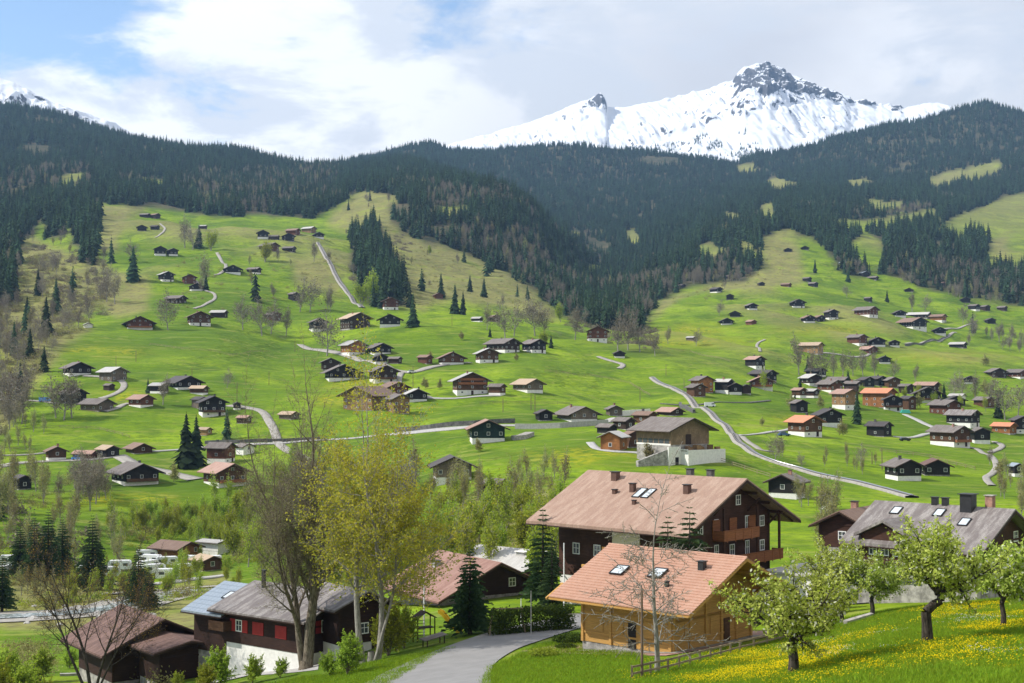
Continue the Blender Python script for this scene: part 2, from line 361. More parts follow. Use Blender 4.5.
# ---- what grows where: regions outlined on the terrain
FOREST = [
 [(-450, 60), (-450, 235), (-60, 240), (0, 240), (28, 236), (45, 216), (68, 206), (108, 202), (140, 208), (185, 212), (232, 218), (262, 213), (310, 219), (330, 210), (345, 199), (362, 190), (384, 196), (392, 222), (408, 236), (440, 244), (470, 255), (505, 272), (540, 295), (562, 318), (600, 328), (640, 332), (656, 302), (690, 285), (735, 283), (752, 276), (764, 262), (760, 243), (774, 231), (795, 231), (815, 243), (836, 262), (846, 275), (862, 276), (885, 272), (905, 282), (930, 291), (960, 297), (1000, 303), (1100, 320), (1450, 335), (1450, 60)],
 [(352, 232), (378, 222), (388, 250), (404, 285), (406, 306), (378, 308), (360, 300), (352, 268)], [(-120, 230), (20, 232), (20, 262), (12, 305), (-120, 320)], [(68, 205), (100, 215), (99, 260), (88, 266), (72, 240)], [(44, 214), (70, 214), (62, 236), (46, 240)]]
CLEAR = [
 [(932, 236), (945, 222), (965, 212), (985, 206), (1005, 196), (1100, 178), (1450, 170), (1450, 300), (1100, 285), (1010, 266), (995, 270), (985, 262), (992, 240), (975, 232), (955, 238)],
 [(826, 224), (842, 219), (870, 219), (905, 215), (935, 207), (935, 218), (905, 226), (870, 232), (845, 232)],
 [(624, 232), (634, 228), (640, 236), (638, 250), (630, 247)], [(570, 231), (580, 231), (580, 237), (571, 237)],
 [(764, 182), (775, 177), (800, 183), (797, 193), (776, 195)], [(848, 180), (868, 178), (870, 187), (850, 190)],
 [(928, 178), (960, 168), (972, 170), (958, 184), (940, 192), (930, 190)], [(864, 198), (882, 200), (882, 210), (866, 208)],
 [(735, 166), (756, 162), (756, 172), (740, 174)], [(762, 204), (772, 202), (778, 222), (766, 226), (758, 214)],
 [(722, 212), (740, 214), (742, 224), (728, 224)], [(694, 246), (710, 242), (726, 250), (716, 260), (700, 262)], [(735, 238), (752, 244), (760, 262), (744, 258)],
 [(440, 207), (466, 205), (470, 213), (448, 219), (438, 216)], [(355, 196), (372, 191), (395, 196), (398, 204), (380, 208), (362, 204)],
 [(866, 232), (880, 240), (888, 262), (870, 274), (852, 256), (854, 240)], [(960, 170), (1000, 160), (1002, 172), (968, 182)], [(585, 268), (600, 262), (606, 276), (592, 278)],
 [(60, 176), (86, 172), (84, 184), (62, 188)], [(140, 176), (170, 180), (160, 190), (142, 186)], [(868, 205), (905, 200), (902, 214), (872, 214)]]
LEAFLESS = [   # belts of bare grey-brown broadleaved trees at the lower edge of the woods
 [(600, 318), (640, 330), (660, 300), (720, 282), (700, 268), (660, 275), (620, 300)],
 [(860, 275), (900, 285), (1000, 303), (1100, 320), (1300, 330), (1300, 300), (1024, 282), (960, 262), (900, 262)],
 [(440, 236), (505, 268), (562, 320), (590, 326), (560, 280), (500, 245), (460, 228)],
 [(180, 175), (340, 165), (340, 200), (260, 214), (200, 212)], [(720, 290), (760, 275), (720, 245), (700, 250)],
 [(0, 175), (90, 165), (90, 190), (0, 200)], [(420, 195), (470, 190), (470, 205), (430, 215)]]
DRY = [[(-60, 335), (92, 326), (60, 352), (34, 386), (8, 432), (-60, 450)], [(325, 222), (345, 202), (372, 186), (420, 190), (430, 235), (470, 250), (520, 275), (560, 318), (535, 322), (500, 305), (450, 302), (420, 310), (395, 308), (405, 285), (385, 240), (370, 225), (345, 235)],
       [(0, 236), (30, 236), (60, 250), (110, 262), (112, 300), (60, 330), (0, 345), (-200, 340), (-200, 236)],
       [(640, 330), (660, 300), (720, 282), (765, 262), (760, 243), (780, 235), (800, 245), (806, 285), (750, 290), (700, 292), (668, 306)],
       [(100, 205), (150, 206), (125, 222), (118, 255), (100, 250)], [(110, 272), (150, 278), (150, 312), (115, 318), (95, 300)],
       [(764, 182), (775, 177), (800, 183), (797, 193), (776, 195)], [(848, 180), (868, 178), (870, 187), (850, 190)], [(440, 207), (466, 205), (470, 213), (448, 219), (438, 216)],
       [(928, 178), (960, 168), (972, 170), (958, 184), (940, 192), (930, 190)], [(355, 196), (372, 191), (395, 196), (398, 204), (380, 208), (362, 204)],
       [(430, 500), (560, 490), (600, 500), (560, 560), (430, 560)], [(-50, 575), (160, 590), (230, 570), (230, 640), (120, 640), (100, 630), (-50, 628)],
       [(290, 262), (330, 262), (350, 300), (300, 285)], [(735, 166), (756, 162), (756, 172), (740, 174)], [(985, 240), (1010, 235), (1010, 262), (990, 262)]]
YEL = [(365, 385, 36, 7), (330, 400, 20, 6), (598, 455, 60, 7), (950, 357, 60, 5), (690, 342, 55, 6), (800, 420, 30, 5), (880, 640, 130, 22), (1000, 615, 70, 12), (760, 668, 70, 10), (125, 396, 22, 6), (690, 330, 40, 5),
       (575, 462, 40, 5), (640, 440, 25, 5), (830, 330, 50, 6), (120, 500, 60, 6), (100, 352, 40, 5)]
EARTH = [[(30, 640), (90, 632), (95, 640), (40, 655)]]
PXJ, PYJ = PX + jx, PY + jy
WOODJ = PY + fbm(XG / 40, YG / 60, 3, 77) * 2
m_for = np.zeros(PX.shape, bool)
for p in FOREST: m_for |= inpoly(PXJ, PYJ, p)
for p in CLEAR: m_for &= ~inpoly(PX + jx * 0.4, PY + jy * 0.4, p)
m_for &= (YG > 1000)
m_for |= (YG > 2600) & (PX < 400) & (PX > -450)
m_dry = np.zeros(PX.shape)
for p in DRY: m_dry = np.maximum(m_dry, inpoly(PXJ * 1.0, PYJ, p) * 1.0)
rel = np.clip((nz - .12) * 3.2, 0, 1) * np.clip((YG - 650) / 500, 0, 1); m_dry = np.maximum(m_dry, rel * .85)
hid = (YG < 1000) & (PY < 300); m_dry[hid] = 0
m_dry = np.maximum(m_dry, np.clip((YG - 2000) / 900, 0, 1) * .8)
def blur(a, k=2):
    for _ in range(k):
        a = (a + np.roll(a, 1, 0) + np.roll(a, -1, 0) + np.roll(a, 1, 1) + np.roll(a, -1, 1)) / 5
    return a
m_yel = np.zeros(PX.shape)
for x, y, a, b in YEL: m_yel = np.maximum(m_yel, np.exp(-((PX - x) / a) ** 2 - ((PY - y) / b) ** 2))
m_dry = blur(m_dry, 3); m_fl = blur(m_for * 1.0, 1)
colr = np.stack([m_dry, m_yel, m_fl, np.ones_like(m_fl)], -1).reshape(-1, 4).astype(np.float32)

m = bpy.data.materials.new('alpine_meadow'); t = nt(m)
at = N(t, 'ShaderNodeAttribute', attribute_name='zones'); sp = t.nodes.new('ShaderNodeSeparateColor'); LK(t, at.outputs['Color'], sp.inputs[0])
geo = t.nodes.new('ShaderNodeNewGeometry'); P_ = geo.outputs['Position']
nA = noise(t, P_, 0.010, 5, 0.55, 0.3); nB = noise(t, mapping(t, P_, (1, .5, 1)), 0.05, 5, 0.6, 0.4); nC = noise(t, P_, 0.35, 5, 0.65); nD = noise(t, P_, 3.0, 4, 0.7)
nE = noise(t, mapping(t, P_, (0.022, 0.016, 0.10)), 1.0, 5, 0.6, 0.6)
g1 = mixc(t, ramp(t, nA, 0.35, 0.65), (0.125, 0.205, 0.007), (0.235, 0.335, 0.011))
g2 = mixc(t, ramp(t, nB, 0.42, 0.68), g1, (0.078, 0.135, 0.010))
g2 = mixc(t, ramp(t, nE, 0.5, 0.72, 0, 0.8), g2, (0.27, 0.36, 0.018))
g3 = mixc(t, ramp(t, nC, 0.4, 0.72, 0, 0.8), g2, (0.075, 0.145, 0.012))
g3 = mixc(t, ramp(t, nD, 0.45, 0.72, 0, 0.6), g3, (0.045, 0.10, 0.01))
# mown terraces and tussocks
yf = mth(t, 'MULTIPLY', sp.outputs['Green'], ramp(t, nC, 0.42, 0.58)); yf = mth(t, 'MULTIPLY', yf, ramp(t, nB, 0.3, 0.6, 0.15, 1))
nG = noise(t, mapping(t, P_, (0.006, 0.008, 0.02)), 1.0, 4, 0.55)
g3 = mixc(t, ramp(t, nG, 0.48, 0.62, 0, 0.65), g3, (0.070, 0.132, 0.010))
nH = noise(t, mapping(t, P_, (0.03, 0.11, 0.5)), 1.0, 4, 0.6, 1.2)
g3 = mixc(t, ramp(t, nH, 0.55, 0.66, 0, 0.5), g3, (0.25, 0.26, 0.06))
g4 = mixc(t, mth(t, 'MULTIPLY', yf, 0.62), g3, (0.50, 0.43, 0.015))
dr = mixc(t, ramp(t, nB, 0.35, 0.65), (0.30, 0.235, 0.11), (0.17, 0.19, 0.05)); dr = mixc(t, ramp(t, nC, 0.45, 0.7), dr, (0.15, 0.11, 0.07))
df = mth(t, 'MULTIPLY', sp.outputs['Red'], ramp(t, nB, 0.25, 0.62, 0.25, 1.0))
spk = ramp(t, nB, 0.60, 0.72, 0, 0.6)
df2 = mth(t, 'MAXIMUM', df, mth(t, 'MULTIPLY', spk, ramp(t, nA, 0.5, 0.6)))
g5 = mixc(t, df2, g4, dr)
fl = mixc(t, ramp(t, nB, 0.3, 0.7), (0.040, 0.050, 0.024), (0.10, 0.085, 0.048))
g6 = mixc(t, sp.outputs['Blue'], g5, fl)
nF = noise(t, mapping(t, P_, (0.02, 0.085, 0.25)), 1.0, 5, 0.6, 0.5)
hh_ = mth(t, 'ADD', mth(t, 'MULTIPLY', nC, 0.35), mth(t, 'MULTIPLY', nF, 7.5))
bp_ = bump(t, hh_, 0.8, 1.0)
outp(t, princ(t, g6, 0.95, 0.08, 0, bp_))
M['meadow'] = m
me = np_mesh('ground', V, Fq, [m], None, True)
ca = me.color_attributes.new('zones', 'FLOAT_COLOR', 'POINT'); ca.data.foreach_set('color', colr.ravel())
ground = link('ground', me); tag(ground, kind='structure')
bvh = BVHTree.FromPolygons([tuple(v) for v in V.tolist()], Fq.tolist())
def at(px, py, Y=None):
    """where the line of sight through a picture point meets the ground (or the point at distance Y on it)"""
    u, s = us(px, py)
    if Y: return gz(u * Y, Y)
    h = bvh.ray_cast(Vector((0, 0, 0)), Vector((u, 1, s)).normalized())[0]
    if h is None:
        return at(px, py + 2)
    return h
def gz(x, y):
    h = bvh.ray_cast(Vector((x, y, 4000)), Vector((0, 0, -1)))[0]
    return h if h else Vector((x, y, 0))

# ---------------------------------------------------------------- snow mountains
def mountain(name, crest, Yc, Yf, foot_py, px0, px1, step, seed, rocks, label):
    pxm = np.arange(px0, px1, 1.25); cr = np.interp(pxm, [c[0] for c in crest], [c[1] for c in crest])
    cr = cr + fbm(pxm / 7.0, pxm * 0, 4, seed) * 1.6
    ys = np.concatenate([np.linspace(Yf, Yc, 230), np.linspace(Yc, Yc + 900, 16)[1:]])
    tt = np.clip((ys - Yf) / (Yc - Yf), 0, 1)
    s_c = us(pxm, cr)[1] * Yc; s_f = us(pxm, foot_py + 0 * pxm)[1] * Yf + 0 * pxm
    U = us(pxm, cr)[0]
    prof = tt ** 1.25
    Z = s_f[None] + (s_c - s_f)[None] * prof[:, None]
    back = ys > Yc; Z[back] -= ((ys[back] - Yc) * 0.8)[:, None]
    X = U[None] * ys[:, None]; Yg = np.repeat(ys[:, None], len(pxm), 1)
    px_, py_ = proj(X, Yg, Z)
    am = (np.sin(np.pi * np.clip(tt, 0, 1)) ** 0.5)[:, None] * 1.0
    rid = fbm(X / 300 + Yg / 1500, Yg / 700, 6, seed, True) * 110 + fbm(X / 90, Yg / 260, 4, seed + 9, True) * 30
    rk = np.zeros(X.shape)
    jx_ = fbm(X / 90, Z / 90, 4, seed + 3) * 7; jy_ = fbm(X / 90, Z / 90, 4, seed + 4) * 5
    for p in rocks: rk = np.maximum(rk, inpoly(px_ + jx_, py_ + jy_, p[1]) * p[0])
    rkb = blur(rk, 2)
    crag = fbm(X / 45 + Z / 200, Z / 130, 5, seed + 20, True)
    Z = Z + (rid * (0.45 + 0.3 * rkb) + crag * 45 * rkb) * am
    Vm = np.stack([X, Yg - crag * 60 * rkb, Z], -1).reshape(-1, 3); r_, c_ = Z.shape
    a_, b_ = np.meshgrid(np.arange(r_ - 1), np.arange(c_ - 1), indexing='ij'); q = (a_ * c_ + b_).ravel()
    me = np_mesh(name, Vm, np.stack([q, q + 1, q + c_ + 1, q + c_], 1), [M['snow']], None, True)
    ca = me.color_attributes.new('zones', 'FLOAT_COLOR', 'POINT')
    ca.data.foreach_set('color', np.stack([rkb, rkb, rkb, rkb], -1).reshape(-1).astype(np.float32))
    o = link(name, me); tag(o, label, kind='structure'); return Vm, np.repeat(tt[:, None], len(pxm), 1).ravel()
m = bpy.data.materials.new('snow_and_rock'); t = nt(m)
at_ = N(t, 'ShaderNodeAttribute', attribute_name='zones'); geo = t.nodes.new('ShaderNodeNewGeometry')
sx = t.nodes.new('ShaderNodeSeparateXYZ'); LK(t, geo.outputs['Normal'], sx.inputs[0])
n1 = noise(t, geo.outputs['Position'], 0.012, 8, 0.72); n2 = noise(t, mapping(t, geo.outputs['Position'], (1, 1, 2.2)), 0.028, 6, 0.75)
a = mth(t, 'ADD', mth(t, 'MULTIPLY', at_.outputs['Fac'], 0.26), mth(t, 'MULTIPLY', mth(t, 'SUBTRACT', 0.78, sx.outputs['Z']), 0.42))
n4 = noise(t, mapping(t, geo.outputs['Position'], (1, 1, 1.6)), 0.03, 6, 0.7)
a = mth(t, 'ADD', a, mth(t, 'MULTIPLY', n1, 0.6)); a = mth(t, 'ADD', a, mth(t, 'MULTIPLY', n4, 0.4))
rf = ramp(t, a, 0.70, 0.73)
rock = mixc(t, ramp(t, n2, 0.35, 0.65), (0.022, 0.024, 0.03), (0.085, 0.08, 0.082))
colm = mixc(t, rf, (0.66, 0.69, 0.74), rock)
outp(t, princ(t, colm, 0.7, 0.2, 0, bump(t, n1, 0.5, 5.0))); M['snow'] = m
rocks = [(1.0, [(733, 82), (750, 70), (768, 63), (776, 72), (790, 82), (846, 98), (842, 103), (812, 102), (780, 100), (752, 103), (738, 94)]),
         (.50, [(705, 88), (745, 72), (770, 62), (800, 80), (846, 96), (860, 104), (820, 112), (790, 108), (750, 116), (720, 110), (700, 100)]), (.42, [(640, 112), (700, 96), (720, 110), (760, 120), (700, 132), (640, 140), (630, 128)]), (.40, [(780, 112), (860, 108), (850, 130), (800, 142), (770, 130)]),
         (.9, [(884, 104), (906, 104), (906, 109), (888, 109)]), (.9, [(848, 100), (880, 103), (880, 107), (850, 105)]), (.8, [(580, 114), (588, 104), (602, 97), (607, 108), (594, 112)]), (.42, [(540, 124), (585, 108), (604, 96), (608, 112), (575, 124), (545, 130)]),
         (.40, [(640, 104), (700, 90), (700, 97), (640, 108)]), (.36, [(480, 140), (560, 128), (640, 138), (720, 146), (740, 160), (480, 160)]), (.4, [(900, 104), (1024, 112), (1024, 130), (900, 120)])]
CREST = [(340, 195), (400, 170), (430, 152), (455, 143), (480, 137), (510, 128), (540, 119), (565, 109), (585, 100), (600, 95), (606, 98), (607, 107), (625, 107), (650, 103), (675, 98), (700, 91), (720, 84), (732, 81), (737, 74), (745, 67), (755, 64), (763, 64), (766, 61), (769, 62), (772, 65), (778, 67), (788, 74), (800, 79), (820, 87), (835, 92), (845, 95), (850, 100), (860, 101), (880, 104), (900, 106), (905, 108), (925, 103), (940, 104), (960, 108), (985, 112), (1024, 118), (1200, 140), (1500, 180)]
MTN = mountain('snow_mountain', CREST, 8200, 5700, 178.0, 340, 1500, 2.0, 40, rocks, 'snow covered mountain with a dark rocky summit')
mountain('snow_ridge', [(-600, -40), (-200, 30), (0, 78), (14, 83), (30, 92), (45, 100), (60, 106), (80, 112), (105, 120), (120, 127), (150, 145), (260, 200), (320, 240)], 5000, 3900, 175.0, -500, 320, 2.0, 60,
         [(.45, [(24, 90), (50, 99), (48, 106), (24, 100)]), (.5, [(60, 108), (120, 128), (100, 134), (60, 120)]), (.5, [(0, 102), (50, 112), (80, 126), (0, 118)])], 'snow covered mountain ridge at the far left')

# ---------------------------------------------------------------- light, sky with clouds, haze
SUN_AZ = math.atan2(-1.0, -0.06)          # x, y of the direction towards the sun
SUN_EL = R(43)
sd = bpy.data.lights.new('sun', 'SUN'); sd.energy = 5.0; sd.angle = R(0.6); sd.color = (1.0, 0.955, 0.88)
so = bpy.data.objects.new('sun', sd); COL.objects.link(so)
dv = Vector((math.sin(SUN_AZ) * math.cos(SUN_EL), math.cos(SUN_AZ) * math.cos(SUN_EL), math.sin(SUN_EL)))
so.rotation_euler = dv.to_track_quat('Z', 'Y').to_euler(); so.location = dv * 300
w = bpy.data.worlds.new('World'); sc.world = w; w.use_nodes = True; t = w.node_tree; t.nodes.clear()
sky = N(t, 'ShaderNodeTexSky', sky_type='NISHITA'); sky.sun_disc = False; sky.sun_elevation = SUN_EL; sky.sun_rotation = SUN_AZ; sky.altitude = 1000; sky.dust_density = 0.4
tc = t.nodes.new('ShaderNodeTexCoord'); sx = t.nodes.new('ShaderNodeSeparateXYZ'); LK(t, tc.outputs['Generated'], sx.inputs[0])
zz = mth(t, 'ADD', sx.outputs['Z'], 0.22)
cx = t.nodes.new('ShaderNodeCombineXYZ'); LK(t, mth(t, 'DIVIDE', sx.outputs['X'], zz), cx.inputs[0]); LK(t, mth(t, 'DIVIDE', sx.outputs['Y'], zz), cx.inputs[1])
n1 = noise(t, cx.outputs[0], 2.7, 10, 0.58, 0.3); n2 = noise(t, mapping(t, cx.outputs[0], (1, 0.8, 1)), 0.7, 6, 0.5, 0.2); n3 = noise(t, cx.outputs[0], 3.4, 10, 0.6, 0.35)
# cloud cover: broken towards the upper left, closed to the right and near the horizon
lft = ramp(t, sx.outputs['X'], -0.31, -0.02, -0.06, 0.30); low = ramp(t, sx.outputs['Z'], 0.15, 0.225, 0.20, 0.0)
cov = mth(t, 'ADD', mth(t, 'ADD', mth(t, 'MULTIPLY', mth(t, 'SUBTRACT', n1, 0.17), 1.6), lft), low)
cf = ramp(t, cov, 0.43, 0.66)
grey = mth(t, 'MULTIPLY', ramp(t, n2, 0.35, 0.62), ramp(t, sx.outputs['X'], -0.15, 0.25, 0.15, 1.0))
cc = mixc(t, grey, (0.98, 0.965, 0.94), (0.50, 0.50, 0.52))
cc = mixc(t, ramp(t, n3, 0.42, 0.58, 0, 0.85), cc, (0.60, 0.62, 0.65))
b1 = t.nodes.new('ShaderNodeBackground'); LK(t, sky.outputs[0], b1.inputs[0]); b1.inputs[1].default_value = 0.15
b2 = t.nodes.new('ShaderNodeBackground'); LK(t, cc, b2.inputs[0]); b2.inputs[1].default_value = 1.12
mx = t.nodes.new('ShaderNodeMixShader'); LK(t, cf, mx.inputs[0]); LK(t, b1.outputs[0], mx.inputs[1]); LK(t, b2.outputs[0], mx.inputs[2])
wo = t.nodes.new('ShaderNodeOutputWorld'); LK(t, mx.outputs[0], wo.inputs['Surface'])
HAZE = True
if HAZE:
    b = MB(); b.box(-6500, 6500, -140, 9600, -260, 2300); hz = bpy.data.materials.new('haze_air'); t = nt(hz)
    pv = t.nodes.new('ShaderNodeVolumePrincipled'); pv.inputs['Color'].default_value = (0.38, 0.62, 1.0, 1); pv.inputs['Density'].default_value = 4.7e-5; pv.inputs['Anisotropy'].default_value = 0.2
    o_ = t.nodes.new('ShaderNodeOutputMaterial'); LK(t, pv.outputs[0], o_.inputs['Volume'])
    ho = b.build('haze', hz); tag(ho, 'thin blue mountain haze filling the valley', 'haze', kind='stuff')
sc.view_settings.view_transform = 'Standard'; sc.view_settings.look = 'None'; sc.view_settings.exposure = 0.32; sc.view_settings.gamma = 1.0
sc.cycles.max_bounces = 6; sc.cycles.transparent_max_bounces = 8; sc.cycles.volume_bounces = 0; sc.cycles.use_adaptive_sampling = True
# ---------------------------------------------------------------- trees
def rvec(rng):
    while True:
        v = Vector((rng.uniform(-1, 1), rng.uniform(-1, 1), rng.uniform(-1, 1)))
        if 0.05 < v.length < 1: return v.normalized()
def grow(mb, tips, p, d, L, r, lvl, P, rng):
    """one limb with side limbs, bent a little at each joint; collects the twig ends"""
    n = P['seg'][lvl] if lvl < len(P['seg']) else 2
    sides = (8, 6, 4, 3, 3, 3)[min(lvl, 5)]; last = lvl >= P['lv']
    pts = [Vector(p)]; d = Vector(d).normalized()
    for i in range(n):
        d = (d + rvec(rng) * P['wob'] + Vector((0, 0, P['up'][min(lvl, len(P['up']) - 1)]))).normalized(); pts.append(pts[-1] + d * L / n)
    rr = [max(P['rmin'], r * (1 - (1 - P['tap']) * i / n)) for i in range(n + 1)]
    for i in range(n): mb.tube(pts[i], pts[i + 1], rr[i], rr[i + 1], sides)
    if last: tips += pts[1:]; return
    nb = P['nb'][min(lvl, len(P['nb']) - 1)]; s0 = P['start'][min(lvl, len(P['start']) - 1)]
    for k in range(nb):
        f = s0 + (1 - s0) * (k + rng.random() * 0.9) / nb; f = min(f, 0.999); i = int(f * n); q = pts[i].lerp(pts[i + 1], f * n - i)
        ax = (pts[i + 1] - pts[i]).normalized(); o = ax.orthogonal().normalized(); o.rotate(Matrix.Rotation(k * 2.4 + rng.random() * 1.2, 3, ax))
        an = R(P['ang'][min(lvl, len(P['ang']) - 1)] * rng.uniform(0.75, 1.25)); dd = ax * math.cos(an) + o * math.sin(an)
        sh = P['shape'](f) if lvl == 0 and P.get('shape') else 1 - 0.45 * f
        grow(mb, tips, q, dd, L * P['len'][min(lvl, len(P['len']) - 1)] * sh * rng.uniform(0.75, 1.2), rr[i] * P['thin'], lvl + 1, P, rng)
    if P.get('cont', True): grow(mb, tips, pts[-1], d, L * 0.45, rr[-1], lvl + 1, P, rng)
BASE = dict(lv=3, seg=(8, 5, 3, 2), wob=0.13, up=(0.05, 0.06, 0.05, 0.02), rmin=0.012, tap=0.25, nb=(12, 7, 5, 4), start=(0.3, 0.2, 0.15), ang=(48, 45, 45), len=(0.42, 0.45, 0.45), thin=0.5)
def PP(**k): d = dict(BASE); d.update(k); return d
def leaves(tips, n, spread, size, rng, mat, name='crown', mats=None, frac=0.0):
    T = np.array([tuple(v) for v in tips], float); rs = np.random.RandomState(rng.randint(0, 10**6))
    T = np.repeat(T, n, 0); C = T + rs.normal(0, spread, T.shape); K = len(C)
    a = rs.normal(0, 1, (K, 3)); a /= np.linalg.norm(a, axis=1)[:, None]; b = np.cross(a, rs.normal(0, 1, (K, 3))); b /= np.linalg.norm(b, axis=1)[:, None]
    s = size * rs.uniform(0.55, 1.3, (K, 1)); Vv = np.stack([C - a * s, C + b * s * 0.55, C + a * s, C - b * s * 0.55], 1).reshape(-1, 3)
    ms = [mat] + ([mats] if mats else []); mi = (rs.rand(K) < frac).astype(int) if mats else None
    return np_mesh(name, Vv, np.arange(K * 4).reshape(-1, 4), ms, mi)
def spruce_mesh(seed, H=1.0, rad=0.17, nl=10, nb=8, mat='spruce_far', fine=False, skirt=0.06):
    rs = np.random.RandomState(seed); Vv = []
    for k in range(nl):
        f = k / (nl - 1.0); z = skirt + (1 - skirt) * f ** 0.92; r = rad * (1 - f) ** 0.85 * rs.uniform(0.82, 1.12) + 0.010; m_ = max(4, int(nb * (1 - 0.55 * f)))
        for j in range(m_):
            an = 2 * math.pi * (j + rs.rand()) / m_ + k; rr = r * rs.uniform(0.62, 1.22); dz = -rr * rs.uniform(0.25, 0.7) ; up = 0.16 * (1 - 0.5 * f) * (9.0 / nl) ** 0.5
            dx, dy = math.cos(an), math.sin(an); wd = rr * rs.uniform(0.30, 0.5) if not fine else rr * 0.16
            tip = (dx * rr, dy * rr, z + dz)
            if not fine:
                Vv += [(0, 0, z + up * 0.75), (dx * rr * .6 - dy * wd, dy * rr * .6 + dx * wd, z + dz * .55 ), tip, (dx * rr * .6 + dy * wd, dy * rr * .6 - dx * wd, z + dz * .55)]
            else:
                for q in range(7):
                    g = (q + 1) / 7.0; c = np.array([dx * rr * g, dy * rr * g, z + dz * g * g * 0.9 + 0.02 * g]); sgn = 1 if q % 2 else -1
                    L_ = rr * (0.42 * (1.1 - g) + 0.10); ee = np.array([dx * .75 - dy * sgn * .65, dy * .75 + dx * sgn * .65, -0.30 - rs.rand() * .3]) * L_
                    pr = np.array([dx, dy, 0.5]) * L_ * 0.30
                    Vv += [tuple(c - pr), tuple(c + ee * .5 - pr * 1.2), tuple(c + ee), tuple(c + ee * .5 + pr)]
    Vv = np.array(Vv) * H
    return np_mesh('crown', Vv, np.arange(len(Vv)).reshape(-1, 4), [M[mat]])
def trunk_simple(H, r0, r1=0.02, n=6, mat='bark', z0=-0.6):
    b = MB(); b.tube((0, 0, z0), (0, 0, H), r0, r1, n); return b.mesh('trunk', [M[mat]])
rng = random.Random(7)
# prototypes for woods and mid-distance trees (unit height where scaled)
SPR = [spruce_mesh(s, 1.0, rr, 10, 8) for s, rr in ((1, .21), (2, .18), (3, .25), (4, .20))]
SPRM = [spruce_mesh(s, 1.0, rr, 18, 12) for s, rr in ((11, .23), (12, .20), (13, .26))]
STUB = trunk_simple(0.5, 0.016, 0.008, 4, 'bark_dark', -0.08)
def small_tree(seed, P, H, leaf=None, ln=3, ls=0.2, lsp=0.25, bark='bark', twig=None, base_r=0.02, stems=1):
    rg = random.Random(seed); mb = MB(); tips = []
    for s in range(stems):
        d = (0, 0, 1) if stems == 1 else (rg.uniform(-.35, .35), rg.uniform(-.35, .35), 1)
        grow(mb, tips, (0, 0, -0.3), d, H * (0.74 if stems == 1 else 0.62), H * base_r, 0, P, rg)
    tr = mb.mesh('trunk', [M[bark]])
    cr = leaves(tips, ln, lsp, ls, rg, M[leaf]) if leaf else None
    return tr, cr
PB = PP(lv=2, seg=(5, 4, 3), nb=(11, 8, 3), start=(0.22, 0.1), ang=(36, 40), len=(0.50, 0.45), up=(0.05, 0.14, 0.08), rmin=0.035, thin=0.42)
PBR = PP(lv=2, seg=(5, 4, 3), nb=(12, 8, 4), start=(0.22, 0.1), ang=(58, 48), len=(0.62, 0.55), up=(0.05, 0.06, 0.05), rmin=0.05, thin=0.45)
BARE = [small_tree(30 + i, PB if i % 2 else PBR, 12, 'twig_grey', 3, 0.24, 0.50, 'bark_grey') for i in range(4)]
BUD = [small_tree(40 + i, PB, 12, 'twig_bud', 3, 0.24, 0.48, 'bark_grey') for i in range(3)]
LIME = [small_tree(50 + i, PB, 10, 'leaf_lime', 3, 0.26, 0.50, 'bark_grey', stems=(1, 2, 3)[i % 3]) for i in range(5)]
ROUND = [small_tree(60 + i, PP(lv=2, seg=(4, 4, 3), nb=(9, 7, 3), start=(0.2, 0.1), ang=(60, 50), len=(0.6, 0.5), rmin=0.04), 7, 'twig_bud', 6, 0.3, 0.4, 'bark') for i in range(3)]
def join_pair(pair, name):
    """one mesh out of trunk and crown for trees too small to show parts"""
    mb = bmesh.new(); mb.from_mesh(pair[0]); n0 = len(mb.faces); 
    mb.from_mesh(pair[1]); mb.faces.ensure_lookup_table()
    for i, f_ in enumerate(mb.faces): f_.material_index = 0 if i < n0 else 1
    me = bpy.data.meshes.new(name); mb.to_mesh(me); mb.free(); me.materials.append(pair[0].materials[0]); me.materials.append(pair[1].materials[0]); return me
BARE1 = [join_pair(p, 'bare_tree') for p in BARE]; BUD1 = [join_pair(p, 'budding_tree') for p in BUD]; LIME1 = [join_pair(p, 'leafy_tree') for p in LIME]
SPR1 = [join_pair((STUB, s), 'spruce') for s in SPR]; SPRM1 = [join_pair((STUB, s), 'spruce') for s in SPRM]

def put_tree(name, pair, loc, s, label, cat='tree', group=None, rz=None, parts=True, sz=None):
    rz = rng.uniform(0, 6.28) if rz is None else rz
    if parts:
        o = empty(name, loc, rz)
        if pair[0]: link('trunk', pair[0], o)
        if pair[1]: link('crown', pair[1], o)
    else: o = link(name, pair, None, loc, rz)
    o.scale = (s, s, sz or s); tag(o, label, cat, group); return o

